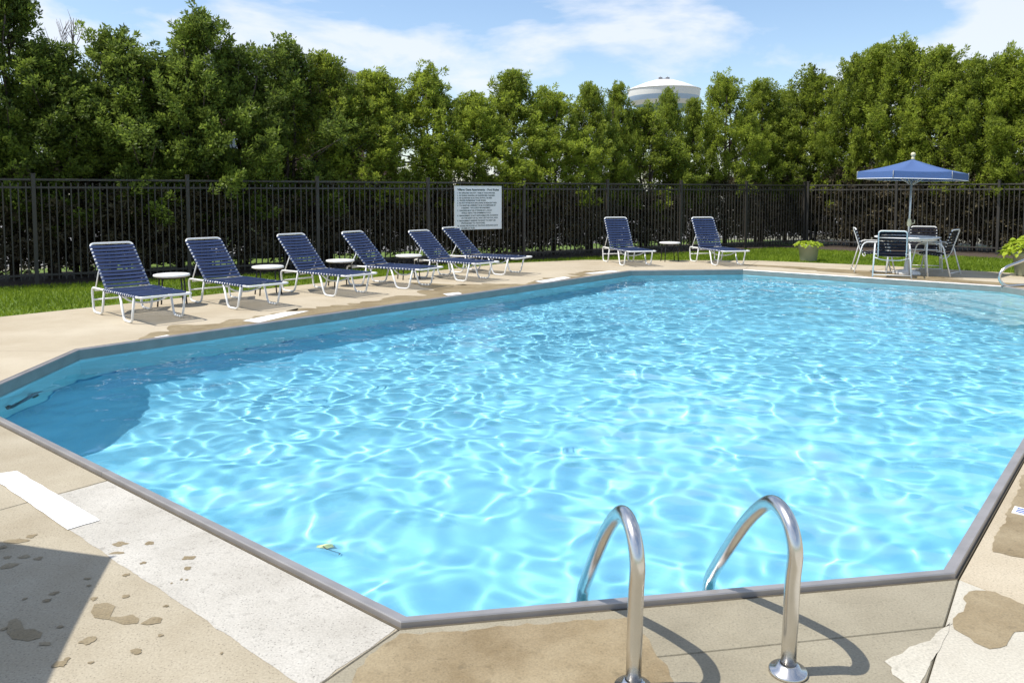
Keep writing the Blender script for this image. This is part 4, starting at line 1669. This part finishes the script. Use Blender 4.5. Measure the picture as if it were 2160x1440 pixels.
# ------------------------------------------------------------------ beyond the fence
def build_beyond():
    # asphalt lot beyond the hedge
    lot = struct('parking_lot')
    bm = bmesh.new()
    a, b = F0 + FD * -30 - FN * 4.2, F0 + FD * 60 - FN * 4.2
    P = [a, b, b - FN * 26, a - FN * 26]
    bm.faces.new([bm.verts.new((p.x, p.y, 0.0)) for p in P])
    bmesh.ops.recalc_face_normals(bm, faces=bm.faces)
    for f in bm.faces:
        if f.normal.z < 0:
            f.normal_flip()
    obj('asphalt', mesh_of('asphalt', bm, M['asphalt']), lot)
    # mulch strips under the hedge
    bed = struct('mulch_bed')
    for right, t0, t1, o0, o1 in ((False, -14, 19.4, 0.25, -2.4), (True, 0.2, 12, 1.5, -2.4)):
        pts = [fence_point(t0, o0, right), fence_point(t1, o0, right), fence_point(t1, o1, right), fence_point(t0, o1, right)]
        sheet(bed, 'mulch', pts, M['soil'], -0.006 if not right else -0.002, 0.05, 0.3)
    # white car parked behind the hedge
    d = Vector((math.cos(R(31)), math.sin(R(31))))
    root = thing('parked_car', 'white car parked beyond the hedge, glimpsed behind the second lounger', 'car', (-7.5, 19.4, 0), R(31))
    prof = [(-2.2, .32), (-2.25, .62), (-2.1, .92), (-1.55, .98), (-.95, 1.40), (.45, 1.43), (1.15, 1.0), (2.05, .86), (2.25, .62), (2.22, .32)]
    bm = bmesh.new()
    rows = []
    for y, ins in ((-.86, .0), (-.80, .04), (.80, .04), (.86, .0)):
        rows.append([bm.verts.new((x * (1 - (.0 if abs(y) > .81 else 0)), y * (1 - .16 * max(0, (z - .95)) / .45), z + (.02 if abs(y) < .82 else 0))) for x, z in prof])
    for A, B in zip(rows, rows[1:]):
        for k in range(len(prof)):
            bm.faces.new((A[k], A[(k + 1) % len(prof)], B[(k + 1) % len(prof)], B[k]))
    bm.faces.new(rows[0][::-1]); bm.faces.new(rows[-1])
    bmesh.ops.recalc_face_normals(bm, faces=bm.faces)
    obj('body', mesh_of('body', bm, M['car_white']), root)
    for s in (-1, 1):
        for xs in ((-1.28, -.92, -.30, -.30), (-.20, -.20, .40, .92)):
            bm = bmesh.new()
            q = [(xs[0], 1.0), (xs[1], 1.36), (xs[2], 1.37), (xs[3], 1.0)]
            bm.faces.new([bm.verts.new((x, s * (.873 - .16 * max(0, z - .95) / .45 * .86), z)) for x, z in q])
            g = bmesh.ops.solidify(bm, geom=bm.faces[:], thickness=.01)
            obj('side_window', mesh_of('side_window', bm, M['glass_dark']), root)
    for x in (-1.4, 1.4):
        for s in (-1, 1):
            bm = bmesh.new()
            lathe(bm, [(0, -.1), (.2, -.1), (.3, -.08), (.32, 0), (.3, .08), (.2, .1), (0, .1)], 24)
            obj('wheel', mesh_of('wheel', bm, M['rubber'], True), root, (x, s * .80, .32), (R(90), 0, 0))
    for s in (-1, 1):
        obj('headlight', mesh_of('headlight', box(bmesh.new(), (2.2, s * .62, .70), (.12, .3, .12), bev=.02), M['trim']), root)
        obj('tail_light', mesh_of('tail_light', box(bmesh.new(), (-2.2, s * .66, .74), (.1, .24, .14), bev=.02), M['lamp_red']), root)
    # brick apartment house far behind the hedge, its grey roof tip showing
    hx, hy = (548 - 1080) / F_PX * 52, 52.0
    hz = EYE + (408 - 108) / F_PX * 52
    root = thing('apartment_house', 'brick apartment house with a grey gabled roof rising behind the hedge', 'house', (hx, hy, 0), R(31))
    w, dpt, ev = 15.0, 10.0, hz - 2.6
    obj('wall', mesh_of('wall', box(bmesh.new(), (0, 0, ev / 2), (w, dpt, ev)), M['brick']), root)
    bm = bmesh.new()
    A = [bm.verts.new(p) for p in ((-w / 2 - .4, -dpt / 2 - .5, ev), (w / 2 + .4, -dpt / 2 - .5, ev), (w / 2 - 4.5, 0, hz), (-w / 2 + 4.5, 0, hz), (w / 2 + .4, dpt / 2 + .5, ev), (-w / 2 - .4, dpt / 2 + .5, ev))]
    for f in ((0, 1, 2, 3), (4, 5, 3, 2), (1, 4, 2), (5, 0, 3), (0, 5, 4, 1)):
        bm.faces.new([A[i] for i in f])
    bmesh.ops.recalc_face_normals(bm, faces=bm.faces)
    obj('roof', mesh_of('roof', bm, M['roof']), root)
    fr = mesh_of('window', box(bmesh.new(), (0, 0, 0), (1.3, .10, 1.5)), M['trim'])
    gl = mesh_of('pane', box(bmesh.new(), (0, 0, 0), (.52, .03, 1.26)), M['glass_dark'])
    for fl in range(2):
        for k in range(5):
            wd = obj('window', fr, root, (-6 + k * 3, -dpt / 2 - .02, 1.7 + fl * 2.9))
            for s in (-.29, .29):
                obj('pane', gl, wd, (s, -.055, 0))
    # water tower
    Y = 160.0
    X = (1397 - 1080) / F_PX * Y
    zz = lambda py: EYE + (403 - py) / F_PX * Y
    rad = 74.5 / F_PX * Y
    root = thing('water_tower', 'white and blue striped water tower tank rising behind the hedge', 'water tower', (X, Y, 0))
    def band(name, prof, m):
        bm = bmesh.new()
        lathe(bm, prof, 64)
        return obj(name, mesh_of(name, bm, m, True), root)
    band('tank_roof', [(0, zz(166)), (rad * .12, zz(166.6)), (rad * .3, zz(168.5)), (rad * .55, zz(174)), (rad * .78, zz(180.5)), (rad * 1.02, zz(188)), (rad * 1.02, zz(189)), (rad, zz(189))], M['tank_white'])
    band('tank_band', [(rad, zz(189)), (rad * .995, zz(196)), (rad * .98, zz(203))], M['tank_cream'])
    band('tank_band', [(rad * .98, zz(203)), (rad * .955, zz(208)), (rad * .925, zz(212.5))], M['tank_blue'])
    band('tank_band', [(rad * .925, zz(212.5)), (rad * .88, zz(217)), (rad * .82, zz(221))], M['tank_cream'])
    band('tank_band', [(rad * .82, zz(221)), (rad * .77, zz(224)), (rad * .6, zz(232)), (rad * .35, zz(240))], M['tank_teal'])
    band('pedestal', [(rad * .35, zz(240)), (rad * .3, zz(260)), (rad * .3, 2), (rad * .5, 0)], M['tank_cream'])
    for dx in (-.10, .10):
        bm = bmesh.new()
        box(bm, (dx * rad, 0, zz(164)), (.7, .7, .45), bev=.05)
        tube(bm, [(dx * rad, 0, zz(164)), (dx * rad, 0, zz(159))], .04, 6)
        obj('antenna', mesh_of('antenna', bm, M['antenna']), root)
    bm = bmesh.new()
    tube(bm, [(-.14 * rad, 0, zz(164.2)), (.14 * rad, 0, zz(164.2))], .05, 6)
    obj('roof_rail', mesh_of('roof_rail', bm, M['antenna']), root)


def build_grass():
    rs = np.random.RandomState(4)
    outp = np.array(DECK_OUT)

    def inside_deck(P):
        c = np.zeros(len(P), bool)
        n = len(outp)
        for i in range(n):
            a, b = outp[i], outp[(i + 1) % n]
            cond = ((a[1] > P[:, 1]) != (b[1] > P[:, 1])) & (P[:, 0] < (b[0] - a[0]) * (P[:, 1] - a[1]) / (b[1] - a[1] + 1e-12) + a[0])
            c ^= cond
        return c
    N = 420000
    P = np.stack([rs.uniform(-11, 15, N), rs.uniform(7, 23, N)], -1)
    w1 = (P - np.array(F0)) @ np.array(FN)
    w2 = (P - np.array(FC)) @ np.array(GN)
    t2 = (P - np.array(FC)) @ np.array(GD)
    ok = ~inside_deck(P) & (w1 > 0.12) & (w2 > 1.35)
    near = 1.2 - 0.035 * P[:, 1]
    ok &= (np.abs(P[:, 0]) < P[:, 1] * 0.72)
    P = P[ok]
    n = len(P)
    h = rs.uniform(.025, .065, n)
    a = rs.rand(n) * 6.28
    w = rs.uniform(.004, .008, n) * (1 + P[:, 1] * .05)
    lx, ly = rs.randn(n) * .02, rs.randn(n) * .02
    z0 = -0.012
    v = np.stack([np.stack([P[:, 0] - w * np.cos(a), P[:, 1] - w * np.sin(a), np.full(n, z0)], -1),
                  np.stack([P[:, 0] + w * np.cos(a), P[:, 1] + w * np.sin(a), np.full(n, z0)], -1),
                  np.stack([P[:, 0] + lx, P[:, 1] + ly, z0 + h], -1)], 1).reshape(-1, 3)
    tint = np.clip(.5 + .2 * rs.randn(n) + .25 * np.sin(P[:, 0] * 2.1) * np.sin(P[:, 1] * 1.7 + 1), 0, 1)
    o = obj('grass', quads_mesh('grass', v, M['grass'], tint, 3))
    tag(o, 'mown green lawn strip between the deck and the fence', None, None, 'stuff')


def build_pool_details():
    # wall fitting on the left end wall, and a bit of debris on the pool floor
    root = thing('wall_handle', 'dark loop handle under water on the left end wall of the pool', 'handle', (-4.13, 6.62, -0.50))
    bm = bmesh.new()
    tube(bm, [(0, -.20, -.02), (.09, -.18, .16), (.09, .16, .18), (0, .20, .02)], .021, 10, rad=.08)
    obj('loop', mesh_of('loop', bm, M['handle_grey'], True), root)
    for y in (-.20, .20):
        obj('mounting_plate', mesh_of('mounting_plate', box(bmesh.new(), (-.004, y, 0), (.02, .07, .11), bev=.004), M['black_metal']), root)
    # leaf litter resting on the pool floor
    root = thing('sunken_leaf', 'yellow green leaf with dark stalk lying on the pool floor near the front corner', 'leaf', (-1.16, 4.95, -1.585), R(25))
    bm = bmesh.new()
    pts = [(0, 0), (.05, .04), (.09, .05), (.10, .10), (.11, .15), (.08, .18), (.05, .22), (.01, .21), (-.04, .19), (-.06, .14), (-.07, .10), (-.04, .05)]
    c = bm.verts.new((.01, .11, .03))
    vs = [bm.verts.new((x, y, .008 * (k % 3))) for k, (x, y) in enumerate(pts)]
    root.scale = (.8, .8, .8)
    for k in range(len(vs)):
        bm.faces.new((vs[k], vs[(k + 1) % len(vs)], c))
    obj('blade', mesh_of('blade', bm, M['dead_leaf']), root)
    bm = bmesh.new()
    tube(bm, [(0, .1, .03), (-.01, -.04, .02), (.06, -.14, .015), (.02, -.20, .02)], .007, 5)
    obj('stalk', mesh_of('stalk', bm, M['bark']), root)


def light_under_water():
    for o in bpy.data.objects:
        if o.type == 'MESH' and (o.name.split('.')[0] in ('blade', 'stalk', 'loop', 'mounting_plate')):
            o.cycles.is_caustics_receiver = True


if __name__ == '__main__':
    build_pool()
    build_water()
    build_coping()
    deck = build_deck()
    build_marks(deck)
    build_ground()
    build_fence('long dark metal picket fence behind the row of loungers and the rules sign', False, -2.44 * 2, 10)
    build_fence('dark metal picket fence behind the parasol and patio table', True, 0.1, 5)
    build_beyond()
    build_hedge()
    build_bare_tree()
    build_grass()
    build_loungers()
    build_side_tables()
    pm, tm = parasol_meshes(), table_meshes()
    make_parasol(pm, TABLE.x, TABLE.y, 'blue parasol with white piped edge standing through the white patio table', 1.6)
    make_table(tm, TABLE.x, TABLE.y, 'round white patio table under the blue parasol')
    build_chairs()
    make_parasol(pm, -3.43, 2.45, 'second blue parasol just outside the left of the picture, casting the corner shadow', 0.0, R(0))
    build_planters()
    build_ladder()
    build_grab_rail()
    build_sign()
    build_pool_details()
    light_under_water()
